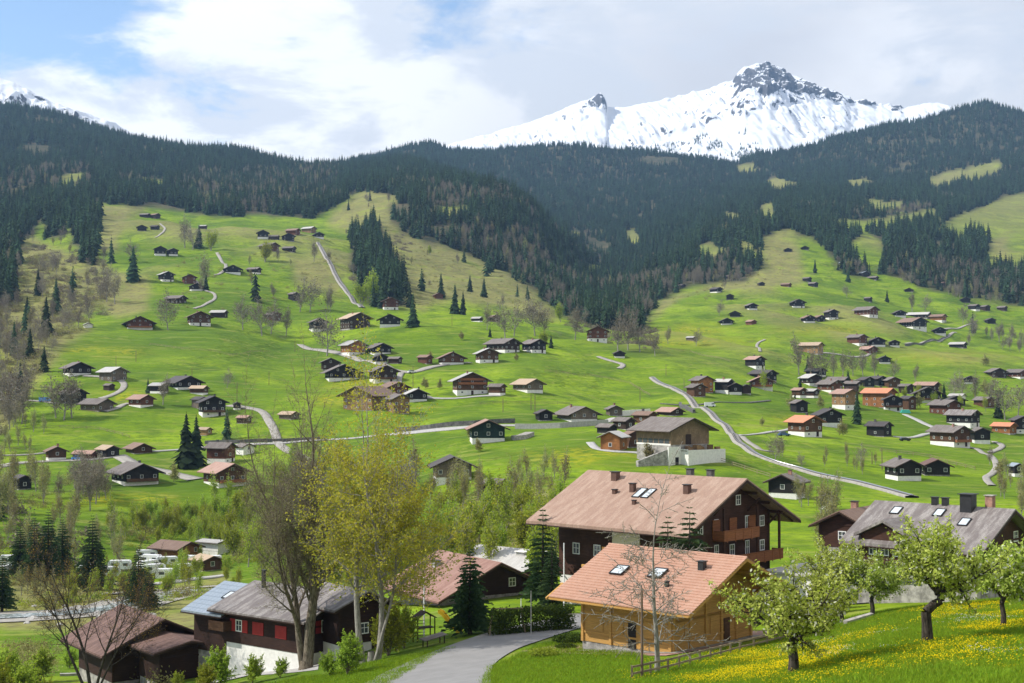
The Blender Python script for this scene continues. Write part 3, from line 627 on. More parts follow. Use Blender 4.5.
# ---- points for the woods
def scatter_gn(name, me, pts, rots, scs, label, cat):
    K = len(pts)
    if K == 0: return
    po = bpy.data.meshes.new(name + '_points'); po.vertices.add(K); po.vertices.foreach_set('co', np.asarray(pts, np.float32).ravel())
    a = po.attributes.new('rot', 'FLOAT', 'POINT'); a.data.foreach_set('value', np.asarray(rots, np.float32))
    a = po.attributes.new('scl', 'FLOAT_VECTOR', 'POINT'); a.data.foreach_set('vector', np.asarray(scs, np.float32).ravel())
    po.materials.append(me.materials[-1])
    proto = bpy.data.objects.new(name + '_source', me)
    o = link(name, po); tag(o, label, cat, kind='stuff')
    g = bpy.data.node_groups.new(name + '_nodes', 'GeometryNodeTree')
    g.interface.new_socket('Geometry', in_out='INPUT', socket_type='NodeSocketGeometry'); g.interface.new_socket('Geometry', in_out='OUTPUT', socket_type='NodeSocketGeometry')
    gi = g.nodes.new('NodeGroupInput'); go = g.nodes.new('NodeGroupOutput'); ip = g.nodes.new('GeometryNodeInstanceOnPoints'); oi = g.nodes.new('GeometryNodeObjectInfo')
    oi.inputs['Object'].default_value = proto; oi.inputs['As Instance'].default_value = True
    ra = g.nodes.new('GeometryNodeInputNamedAttribute'); ra.data_type = 'FLOAT'; ra.inputs['Name'].default_value = 'rot'
    sa = g.nodes.new('GeometryNodeInputNamedAttribute'); sa.data_type = 'FLOAT_VECTOR'; sa.inputs['Name'].default_value = 'scl'
    cx = g.nodes.new('ShaderNodeCombineXYZ'); er = g.nodes.new('FunctionNodeEulerToRotation')
    g.links.new(ra.outputs[0], cx.inputs[2]); g.links.new(cx.outputs[0], er.inputs[0]); g.links.new(er.outputs[0], ip.inputs['Rotation'])
    g.links.new(sa.outputs[0], ip.inputs['Scale']); g.links.new(gi.outputs[0], ip.inputs['Points']); g.links.new(oi.outputs['Geometry'], ip.inputs['Instance']); g.links.new(ip.outputs[0], go.inputs[0])
    md = o.modifiers.new('scatter', 'NODES'); md.node_group = g; return o
def surf(x, y):
    """height of the ground sheet by interpolation on its own grid (arrays)"""
    i = np.clip(np.searchsorted(yg, y) - 1, 0, nr - 2); fy = (y - yg[i]) / (yg[i + 1] - yg[i])
    sq = np.sqrt(np.maximum(y, 0) ** 2 + 55.0 ** 2); u = x / sq; j = np.clip(np.searchsorted(UU, u) - 1, 0, nc - 2); fx = (u - UU[j]) / (UU[j + 1] - UU[j])
    return (ZG[i, j] * (1 - fx) + ZG[i, j + 1] * fx) * (1 - fy) + (ZG[i + 1, j] * (1 - fx) + ZG[i + 1, j + 1] * fx) * fy
def sample_points(rs, y0, y1, dens):
    """even random spread over the fan seen by the camera (and a margin); dens(y) trees per square metre"""
    out = []
    edges = np.geomspace(y0, y1, 24)
    for a_, b_ in zip(edges[:-1], edges[1:]):
        um0, um1 = UU[30], UU[-30]; area = (b_ - a_) * (a_ + b_) / 2 * (um1 - um0); k = int(area * dens((a_ + b_) / 2))
        y = rs.uniform(a_, b_, k); out.append(np.stack([rs.uniform(um0, um1, k) * y, y], 1))
    P_ = np.concatenate(out); return P_[:, 0], P_[:, 1]
rs = np.random.RandomState(5)
fx_, fy_ = sample_points(rs, 1000, 5300, lambda y: 0.0125 if y < 2300 else (0.0095 if y < 3400 else 0.0062))
fz_ = surf(fx_, fy_); fpx, fpy = proj(fx_, fy_, fz_)
jx1 = fbm(fpx / 14, fpy / 8, 3, 91) * 7; jy1 = fbm(fpx / 14 + 50, fpy / 8, 3, 92) * 4
inf = np.zeros(len(fx_), bool)
for p in FOREST: inf |= inpoly(fpx + jx1, fpy + jy1, p)
inf |= (fy_ > 2600) & (fpx < 400)
for p in CLEAR: inf &= ~inpoly(fpx + jx1 * 0.5, fpy + jy1 * 0.5, p)
thin = fbm(fx_ / 160, fy_ / 220, 4, 55)
inf &= (thin > -0.42)
lf = np.zeros(len(fx_), bool)
for p in LEAFLESS: lf |= inpoly(fpx + jx1 * 2, fpy + jy1 * 2, p)
lf &= rs.rand(len(fx_)) < 0.52
lf |= (fbm(fx_ / 90, fy_ / 160, 3, 66) > 0.42) & (fy_ < 3300) & (rs.rand(len(fx_)) < 0.7)
# loose trees strewn over the open slopes next to the woods
sx_, sy_ = sample_points(rs, 760, 2300, lambda y: 0.0007); sz_ = surf(sx_, sy_); spx, spy = proj(sx_, sy_, sz_)
LOOSE = [([(0, 236), (112, 250), (115, 310), (60, 338), (-200, 350), (-200, 236)], 8.0), ([(405, 245), (470, 256), (545, 300), (560, 318), (535, 326), (480, 300), (405, 300)], 2.2), ([(0, 330), (95, 318), (60, 350), (30, 372), (-150, 380), (-150, 330)], 8.0),
         ([(560, 318), (650, 325), (655, 350), (600, 345)], 6.0), ([(700, 285), (780, 255), (785, 285), (740, 295)], 1.6), ([(330, 205), (420, 190), (430, 225), (380, 235)], 3.0), ([(345, 235), (410, 230), (410, 312), (352, 300)], 3.0),
         ([(180, 260), (330, 250), (335, 315), (180, 318)], 1.8), ([(940, 330), (1100, 345), (1100, 365), (960, 350)], 3.0)]
sel = np.zeros(len(sx_), bool); prob = np.zeros(len(sx_))
for p, q in LOOSE: prob = np.maximum(prob, inpoly(spx, spy, p) * q / 9.0)
sel = rs.rand(len(sx_)) < prob; sel &= (spy > 195)
kinds = {}
A = np.stack([fx_, fy_, fz_], 1)
SPpts = A[inf & ~lf]; LFpts = A[inf & lf]
L_ = np.stack([sx_, sy_, sz_], 1)[sel]; pk = rs.rand(len(L_))
SPpts = np.concatenate([SPpts, L_[pk < 0.3]]); LFpts = np.concatenate([LFpts, L_[pk >= 0.3]])
print('woods', len(SPpts), len(LFpts))
def region(px, py):
    if px < 112 and py > 228: return 'in the gully at the far left'
    if px < 345: return 'in the lower edge of the forest above the left hamlets'
    if px < 410 and py > 222: return 'in the strip of wood beside the steep straight track'
    if px < 600: return 'on the wooded spur between the two slopes'
    if px < 700: return 'at the mouth of the wooded ravine in the middle'
    if px < 860: return 'above the upper huts of the right slope'
    return 'on the wooded slope at the right edge'
def big_first(P_, n):
    px, py = proj(P_[:, 0], P_[:, 1], P_[:, 2]); vis = (px > -6) & (px < 1030) & (py > 60) & (py < 690)
    score = np.where(vis, P_[:, 1], 1e9); idx = np.argsort(score)[:n]; rest = np.ones(len(P_), bool); rest[idx] = False; return idx, rest
def woods(P_, n, meshes, hts, nm, what, cat, base_h):
    idx, rest = big_first(P_, n)
    px, py = proj(P_[:, 0], P_[:, 1], P_[:, 2])
    for k in idx:
        h = rs.uniform(*hts) / base_h; reg = region(px[k], py[k])
        put_tree(nm, meshes[rs.randint(len(meshes))], tuple(P_[k] - [0, 0, 0.3]), h * rs.uniform(.9, 1.1), what + ' ' + reg, cat, (what + 's ' + reg), parts=False, sz=h)
    Q = P_[rest]; own = rs.randint(0, len(meshes), len(Q))
    return Q, own
def wood_stuff(Q, own, meshes, hts, base_h, nm, label, cat):
    for i, me_ in enumerate(meshes):
        q = Q[own == i]; K = len(q); h = rs.uniform(*hts, K) / base_h * (0.5 + 0.62 * rs.rand(K)); ww = h * rs.uniform(.85, 1.25, K)
        scatter_gn(nm, me_, q, rs.uniform(0, 6.28, K), np.stack([ww, ww, h], 1), label[i % len(label)], cat)
Q, own = woods(SPpts, 210, SPR1, (17, 27), 'spruce', 'dark spruce', 'tree', 1.0)
wood_stuff(Q, own, SPR1, (18, 30), 1.0, 'spruce_forest', ['dense dark spruce forest on the mountain slopes, slender trees', 'dense dark spruce forest on the mountain slopes, narrow crowns', 'dense dark spruce forest on the mountain slopes, broad crowns', 'dense dark spruce forest on the mountain slopes, mid width crowns'], 'forest')
Q, own = woods(LFpts, 28, BARE1 + BUD1[:1], (9, 15), 'bare_tree', 'leafless grey tree', 'tree', 12.0)
wood_stuff(Q, own, BARE1 + BUD1[:1], (10, 16), 12.0, 'bare_woodland', ['leafless grey woodland mixed into the spruce forest', 'leafless brown woodland along the forest edge', 'leafless upright woodland among the spruces', 'leafless spreading woodland among the spruces', 'budding pale woodland among the spruces'], 'woodland')

mv, mt = MTN; mpx, mpy = proj(mv[:, 0], mv[:, 1], mv[:, 2]); r9 = np.random.RandomState(2)
km = (mt < .5) & (mpx > 440) & (mpx < 760) & (mpy > 133 + 6 * fbm(mpx / 25, mpy / 9, 3, 8)) & (fbm(mpx / 14, mpy / 4, 3, 18) > .02); qi = r9.choice(np.nonzero(km)[0], min(1500, km.sum()), replace=False)
hs_ = r9.uniform(12, 22, len(qi)); scatter_gn('timberline_spruces', SPR1[0], mv[qi], r9.uniform(0, 6.28, len(qi)), np.stack([hs_, hs_, hs_], 1), 'scattered spruces at the timber line on the snow', 'forest')
# ---- single trees one can point at: kind, px, py of the foot, height in picture px, label
def ht(loc, hpx): return hpx * loc.y / F
SINGLE = '''s|8|300|34|dark spruce on the upper bank of the left gully, beside the edge
s|38|296|28|slender dark spruce on the upper bank of the left gully
s|72|300|24|dark spruce right of the upper gully thicket
s|30|358|30|dark spruce low in the gully, right of the edge one
s|20|398|36|dark spruce in the lower gully at the left edge
s|44|372|26|dark spruce at the lower right rim of the gully
s|133|281|36|tall dark spruce standing alone on the upper left meadow
s|199|248|24|narrow dark spruce beside the golden tree under the upper forest edge
s|206|290|17|small dark spruce right of the bare ash on the winding lane
s|46|336|40|dark spruce left of the knoll on the gully side
s|27|322|26|small dark spruce in the gully near the left edge
s|56|314|36|dark spruce in the middle of the gully thicket
s|14|355|34|dark spruce low in the gully at the left edge
s|378|300|44|tall spruce at the foot of the wood beside the steep track
s|392|300|34|spruce at the right end of the wood beside the steep track
s|395|298|27|slim light green spruce left of the red brown chalet
s|441|297|24|dark spruce on the dry slope above the middle meadow
s|455|314|30|first of two pointed spruces behind the middle meadow rim
s|463|315|24|second of two pointed spruces behind the middle meadow rim
s|484|297|20|dark spruce on the dry slope below the spur forest
s|470|292|17|round dark spruce on the dry slope below the spur forest
s|413|327|34|bright green larch on the rim right of the dark chalet
s|490|337|10|tiny spruce behind the long dark roofed farmhouse
s|551|348|13|small dark spruce between the farmhouses above the middle meadow
s|186|468|55|tall spruce left of the white based chalet, left one of the pair
s|196|466|50|spruce left of the white based chalet, right one of the pair
s|227|440|32|grey green conifer beside the small pink roofed shed
s|148|393|15|small dark conifer left of the long farmhouse
s|815|273|14|single dark spruce below the ravine on the right meadow
s|887|302|12|dark spruce beside the grey huts on the right slope
s|848|282|14|dark spruce on the right slope above the village
s|956|291|15|dark spruce at the lower edge of the right forest
s|838|270|8|small spruce by the light roofed hut high on the right slope
s|655|402|1|x
s|857|424|33|dark columnar spruce standing above the grey roofed village barn
s|815|388|1|x
s|800|396|19|dark pointed spruce at the left end of the village
s|808|372|18|light green conifer at the back left of the village
s|848|378|9|small dark spruce behind the village roofs
s|760|366|12|dark spruce behind the pink roofed hut above the village
s|795|402|10|small dark spruce at the village edge left of the tan roofed shed
s|944|400|17|dark spruce between the dark chalets in the village
s|998|418|26|dark spruce right of the grey roofed village house
s|820|354|3|small round conifer right of the long tan barn
r|227|388|14|dense dark grey ivy covered tree on the left meadow
b|163|405|27|bare broad tree right of the pink roofed shed
b|204|288|30|bare grey ash beside the winding upper lane
b|107|302|28|bare grey tree pair on the left knoll
b|115|304|30|bare grey tree leaning right on the left knoll
b|168|330|34|bare tree above the brown chalets of the left knoll
b|132|262|20|bare tree behind the tall lone spruce
b|185|248|28|broad bare tree under the upper forest edge
b|193|250|24|narrow bare tree under the upper forest edge
b|208|310|1|x
b|262|336|34|bare grey tree, leftmost of the row on the middle left slope
b|271|334|30|bare slim tree, second of the row on the middle left slope
b|286|336|26|bare tree at the right end of the row on the middle left slope
b|300|312|30|bare slim pair stem tree below the grey shed
b|310|312|30|bare broad topped tree below the steep track
b|328|310|22|bare feathery tree left of the steep track
b|330|312|18|bare feathery tree beside the foot of the steep track
b|243|330|30|bare grey tree at the left of the roadside row
b|314|262|20|bare round tree by the top of the steep track
b|327|356|42|tall bare tree in front of the white based black house
b|72|418|40|bare cluster tree at the left meadow edge, right stem
b|64|420|44|bare cluster tree at the left meadow edge, middle stem
b|56|418|38|bare cluster tree at the left meadow edge, left stem
b|10|420|50|bare tall tree at the left picture edge
b|22|424|40|bare tree beside the one at the left picture edge
b|505|338|32|bare tree behind the long farmhouse on the rim, left one
b|514|336|30|bare tree behind the long farmhouse on the rim, right one
b|487|330|22|bare slim tree on the meadow rim left of the farmhouses
b|535|336|34|bare brown tree thick in twigs behind the right farmhouse
b|545|336|30|bare brown tree thick in twigs at the end of the farmhouse rim
b|575|340|30|bare grey tree left of the red brown white based house
b|618|352|36|round crowned bare tree right of the red brown white based house
b|628|350|34|second round crowned bare tree right of the red brown house
b|640|352|28|bare tree at the end of the row right of the red brown house
b|655|356|24|small bare tree below the ravine mouth
b|668|344|16|bare tree on the bright meadow rim right of the ravine
b|696|346|16|bare tree beside the light roofed hut on the bright meadow
b|719|316|14|bare tree near the twin dark huts of the right slope
b|799|375|36|tall bare tree above the village below the long barn
b|810|378|26|bare tree in the grove behind the village, left one
b|822|378|26|bare tree in the grove behind the village, second one
b|833|378|24|bare tree in the grove behind the village, third one
b|843|376|22|bare slim tree in the row above the village
b|853|376|22|bare upright tree in the row above the village
b|863|376|24|bare tree near the end of the row above the village
b|875|376|22|bare tree last in the row above the village
b|893|380|18|round bare tree behind the dark village roofs
b|915|382|16|bare tree behind the pink roofed village barn
b|963|400|26|bare tree at the right end of the village
b|953|398|22|bare feathery tree behind the dark village chalet
b|975|400|24|bare feathery tree beside the white flat roof
b|1005|420|36|bare tree by the conifer at the right village end
b|1018|416|32|bare tree at the right picture edge behind the orange roof
b|990|405|26|bare tree behind the brown end house of the village
b|912|312|18|bare round tree in the upper hamlet of the right slope
b|925|312|16|bare tree between the roofs of the upper right hamlet
b|963|324|18|bare pole like tree by the upper right lane
b|972|336|20|bare bushy tree below the upper right lane
b|999|342|18|bare bushy tree by the right edge hedge
b|1012|342|16|bare bushy tree at the right edge hedge end
b|847|298|12|bare tree beside the dark pair of conifers on the right slope
b|725|406|1|x
b|990|465|16|bare slim tree on the lane loop at the right
b|860|466|20|bare tree left of the grey roofed pair of houses
b|775|462|28|bare pole tree on the meadow below the railway curve
b|802|468|14|small bare tree on the meadow below the railway curve
g|48|288|1|x
g|265|262|22|golden leafed tree by the upper left hamlet
g|211|251|22|golden leafed tree under the upper forest edge
g|372|304|34|yellow green leafed tree at the foot of the wood beside the track
g|362|306|26|yellow green leafed bush tree beside the steep track
g|430|255|10|small golden tree at the upper rim of the dry slope
g|545|346|16|light green bush by the farmhouse on the rim
g|765|391|20|bright green leafy tree between the village houses above the railway
g|561|322|20|light green tree at the edge of the spur wood
l|820|408|12|round grey green bush tree hiding the dark barn
l|793|410|14|round brown bush tree in front of the dark barn
l|917|408|14|yellow green willow in the village centre
l|986|366|10|leafy bush in front of the brown house at the right edge
l|174|482|16|small light tree behind the big dark chalet
l|470|440|14|dark red shrub tree left of the dark green house
l|478|452|12|green shrub below the dark green house
l|843|436|14|round shrub beside the black gabled house
l|800|425|6|small round fruit tree on the meadow above the orange roofed house
l|762|426|8|small round fruit tree on the meadow inside the railway curve
l|430|362|9|small light bush tree behind the shed
l|425|389|10|small brown fruit tree left of the three storey house
l|440|389|9|small brown fruit tree beside the three storey house
l|516|361|7|small round bush on the rim meadow
l|462|340|8|round bush on the meadow below the pointed spruces
l|985|395|14|leafy bush at the right village end
l|1000|474|14|leafy bush beside the right edge house
l|650|463|18|leafless bushy tree below the big barn'''
SM = {'s': 0}
for ln in SINGLE.split('\n'):
    k, px, py, h, lab = ln.split('|'); px, py, h = float(px), float(py), float(h)
    if lab == 'x': continue
    loc = at(px, py); H = ht(loc, h)
    if k == 's': put_tree('spruce', (STUB, rng.choice(SPRM)), loc, H, lab, 'tree', sz=H)
    elif k == 'r': put_tree('ivy_tree', rng.choice(LIME[:1] + BARE[:1]), loc, H / 9.5, lab, 'tree')
    elif k == 'b': put_tree('bare_tree', rng.choice(BARE), loc, H / 11.5, lab, 'tree')
    elif k == 'g': put_tree('leafy_tree', rng.choice(LIME), loc, H / 9.5, lab, 'tree')
    else: put_tree('bush_tree', rng.choice(ROUND), loc, H / 7.0, lab, 'bush')
# ---------------------------------------------------------------- houses
WC = dict(d='wood_dark', k='wood_black', b='wood_brown', r='wood_red', t='wood_tan', o='wood_orange', g='wood_grey', n='wood_green', h='wood_honey', m='wood_mahogany', e='wood_deep', w='plaster', B='wood_barn')
RC = dict(g='roof_grey', d='roof_dark', b='roof_brown', p='roof_pink', o='roof_orange', l='roof_light', t='roof_tan', T='roof_tile', W='roof_weathered', s='roof_slate', m='roof_metal', r='roof_red', R='roof_rust')
_win = {}
def win_mesh(w, h, lod):
    key = (round(w, 2), round(h, 2), lod)
    if key in _win: return _win[key]
    fr = MB(); t_ = 0.10 if lod == 2 else 0.07
    for (x0, x1, z0, z1) in ((-w / 2, w / 2, h / 2 - t_, h / 2), (-w / 2, w / 2, -h / 2, -h / 2 + t_), (-w / 2, -w / 2 + t_, -h / 2 + t_, h / 2 - t_), (w / 2 - t_, w / 2, -h / 2 + t_, h / 2 - t_)):
        fr.box(x0, x1, -0.07, 0.0, z0, z1, 0)
    pn = MB(); 
    if lod == 2:
        fr.box(-0.03, 0.03, -0.06, 0.0, -h / 2 + t_, h / 2 - t_, 0); fr.box(-w / 2 + t_, w / 2 - t_, -0.055, 0, 0.02, 0.07, 0)
        pn.box(-w / 2 + t_, w / 2 - t_, -0.03, -0.005, -h / 2 + t_, h / 2 - t_)
        r_ = (fr.mesh('window', [M['white_paint']]), pn.mesh('pane', [M['glass']]))
    else:
        fr.box(-w / 2 + t_, w / 2 - t_, -0.03, -0.005, -h / 2 + t_, h / 2 - t_, 1); r_ = (fr.mesh('window', [M['white_paint'], M['glass']]), None)
    _win[key] = r_; return r_
def add_window(parent, x, y, z, w, h, rz, lod):
    f, p = win_mesh(w, h, lod); o = link('window', f, parent, (x, y, z), rz)
    if p: link('pane', p, o)
    return o
def roof_mb(g, l, ez, rise, ov, ovl, th, courses=0):
    """two slopes; the ridge runs along y"""
    b = MB(); hx = g / 2 + ov; sl = rise / (g / 2); ze = ez - sl * ov; y0, y1 = -l / 2 - ovl, l / 2 + ovl; zr = ez + rise
    th2 = th / math.cos(math.atan(sl))
    if not courses:
        b.prism([(-hx, ze), (0, zr), (0, zr + th2), (-hx, ze + th2)], y0, y1, 0); b.prism([(hx, ze), (hx, ze + th2), (0, zr + th2), (0, zr)], y0, y1, 0)
    else:
        b.prism([(-hx, ze), (0, zr), (0, zr + th2 * .6), (-hx, ze + th2 * .6)], y0, y1, 1); b.prism([(hx, ze), (hx, ze + th2 * .6), (0, zr + th2 * .6), (0, zr)], y0, y1, 1)
        n = courses; cx = hx + 0.06
        for s in (-1, 1):
            for i in range(n):
                xa, xb = cx * (1 - i / n), cx * (1 - (i + 1) / n); za = ze + sl * (hx - xa) + th2 * .6; zb = ze + sl * (hx - xb) + th2 * .6
                b.prism([(s * xa, za + 0.005), (s * xb, zb + 0.005), (s * xb, zb + 0.03), (s * xa, za + 0.095)][::s], y0 - 0.04, y1 + 0.04, 0)
        b.tube((0, y0 - .05, zr + th2 * .6 + 0.02), (0, y1 + .05, zr + th2 * .6 + 0.02), 0.14, 0.14, 8, 0, True)
    for s in (-1, 1):        # verge boards and gutters
        for yy in (y0 - 0.05, y1):
            b.prism([(s * hx, ze - 0.05), (0, zr - 0.05), (0, zr + th2 * 0.55), (s * hx, ze + th2 * 0.55)][::s], yy, yy + 0.05, 1)
        b.box(min(s * hx, s * (hx + .12)), max(s * hx, s * (hx + .12)), y0, y1, ze - 0.02, ze + 0.1, 1)
    return b, hx, ze, zr + th2
def chimney_mb(s, h, cap=True):
    b = MB(); b.box(-s / 2, s / 2, -s / 2, s / 2, -0.6, h, 0)
    if cap: b.box(-s * .65, s * .65, -s * .65, s * .65, h, h + 0.08, 1)
    return b
def chalet(name, loc, yaw, g, l, H, label, wall='d', roof='g', base=1, hb=None, pitch=22, lod=1, ov=None, ovl=None, gable=None, sides=None, chim=1, balc=None, cat='chalet', group=None, gab2=True, found=3.0, th=0.28, courses=0, rnd=None, bmat='plaster', win=9):
    rg = rnd or random.Random(hash((round(loc[0]), round(loc[1]))) & 0xffff)
    o = empty(name, loc, yaw); tag(o, label, cat, group)
    rise = g / 2 * math.tan(R(pitch)); ez = max(H - rise, 1.6)
    hb = (min(2.3, ez * 0.31) if base else 0.25) if hb is None else hb
    ov = (0.17 * g if lod else 0.13 * g) if ov is None else ov; ovl = ov * 0.9 if ovl is None else ovl
    MB().box(-g / 2, g / 2, -l / 2, l / 2, -found, hb).build('base', M[bmat] if base else M['stone'], o)
    e = 0.06; b = MB(); b.prism([(-g / 2 - e, hb), (g / 2 + e, hb), (g / 2 + e, ez - 0.02), (0, ez + rise - 0.02), (-g / 2 - e, ez - 0.02)], -l / 2 - e, l / 2 + e)
    if lod:
        for yy in (-l / 2 - e, l / 2 + e):     # corner posts and floor beams of the log walls
            s = -1 if yy < 0 else 1
            for xx in (-g / 2 + .1, g / 2 - .1): b.box(xx - .14, xx + .14, min(yy, yy + s * .09), max(yy, yy + s * .09), hb, ez - 0.05)
            if ez - hb > 3.2: b.box(-g / 2, g / 2, min(yy, yy + s * .07), max(yy, yy + s * .07), hb + 2.55, hb + 2.75)
            b.box(-g / 2, g / 2, min(yy, yy + s * .08), max(yy, yy + s * .08), ez - 0.12, ez + 0.08)
    b.build('wall', M[WC[wall]], o)
    rb, hx, ze, zt = roof_mb(g, l, ez, rise, ov, ovl, th, courses); ro = rb.build('roof', [M[RC[roof]], M['wood_dark']], o)
    for i in range(chim):
        s = 0.75 if lod else 0.8; cx = rg.choice((-1, 1)) * g * 0.1; c = chimney_mb(s, 1.0).build('chimney', [M['brick'] if rg.random() < .5 else M['darkstone'], M['dark_metal']], ro, (cx, rg.uniform(-.25, .25) * l, zt - abs(cx) * rise / (g / 2)))
    # windows
    fl = [hb + 1.45 + 2.65 * k for k in range(5)]
    if lod:
        ww, wh = (1.05, 1.15)
        for face, yy, rz in ((0, -l / 2 - e, 0.0), (1, l / 2 + e, math.pi)):
            if face and lod < 2: continue
            rows = gable if gable is not None else None
            for k, z in enumerate(fl):
                half = g / 2 - 0.9 if z + 0.6 < ez else (ez + rise - z - 0.9) / max(rise, .1) * g / 2 - 0.6
                if half < 0.5 or z > ez + rise - 1.3: break
                n = max(1, int(half * 2 / 2.5)) if rows is None else (rows[k] if k < len(rows) else 0)
                n = min(n, win)
                if win < 9 and k > 1: break
                for i in range(n):
                    x = 0 if n == 1 else -half + 0.3 + (2 * half - 0.6) * i / (n - 1)
                    add_window(o, x, yy, z, ww, wh, rz, lod)
            if base and hb > 1.7 and not face:
                n = max(2, int(g / 4)); 
                for i in range(n):
                    x = -g / 2 + g * (i + .5) / n
                    if i == n // 2:
                        db = MB(); db.box(-.55, .55, -.06, 0, -hb + .0, -hb + 2.0).build('door', M['wood_dark'], o, (x, -l / 2, hb - 0.05))
                    else: add_window(o, x, -l / 2, hb * .55, 1.0, 0.8, 0, lod)
        for s in (-1, 1):
            if sides is not None and s not in sides: continue
            n = max(1, int(l / 4.0))
            if win < 3: break
            for k, z in enumerate(fl):
                if z + 0.8 > ez: break
                for i in range(n):
                    y = -l / 2 + l * (i + .5) / n
                    add_window(o, s * (g / 2 + e), y, z, 0.95, 1.05, s * math.pi / 2, lod)
        if balc is None: balc = 1 if (H > 7.5 and rg.random() < .55) else 0
        for k in range(balc):
            z = hb + 2.65 * (k + (1 if ez - hb > 4.5 else 0)); z = min(z, ez - 0.3); bw = g * (.5 - .06 * k) * .92; d = 1.15; q = MB(); yy = -l / 2 - e
            q.box(-bw, bw, yy - d, yy, z - 0.14, z); q.box(-bw, bw, yy - d - .05, yy - d, z - 0.1, z + 0.92); q.box(-bw - .05, -bw, yy - d - .05, yy, z - 0.1, z + 0.92); q.box(bw, bw + .05, yy - d - .05, yy, z - 0.1, z + 0.92)
            for x in np.linspace(-bw, bw, 5): q.box(x - .06, x + .06, yy - d - .09, yy - d - .05, z - 0.2, z + 1.02)
            q.build('balcony', M['wood_brown'] if wall in 'dkn' else M['wood_balcony'], o)
    else:
        if g > 6.5 and base:
            for x in (-g * .22, g * .22): add_window(o, x, -l / 2 - e, min(hb + 1.4, ez - .5), 1.3, 1.2, 0, 1)
    return o
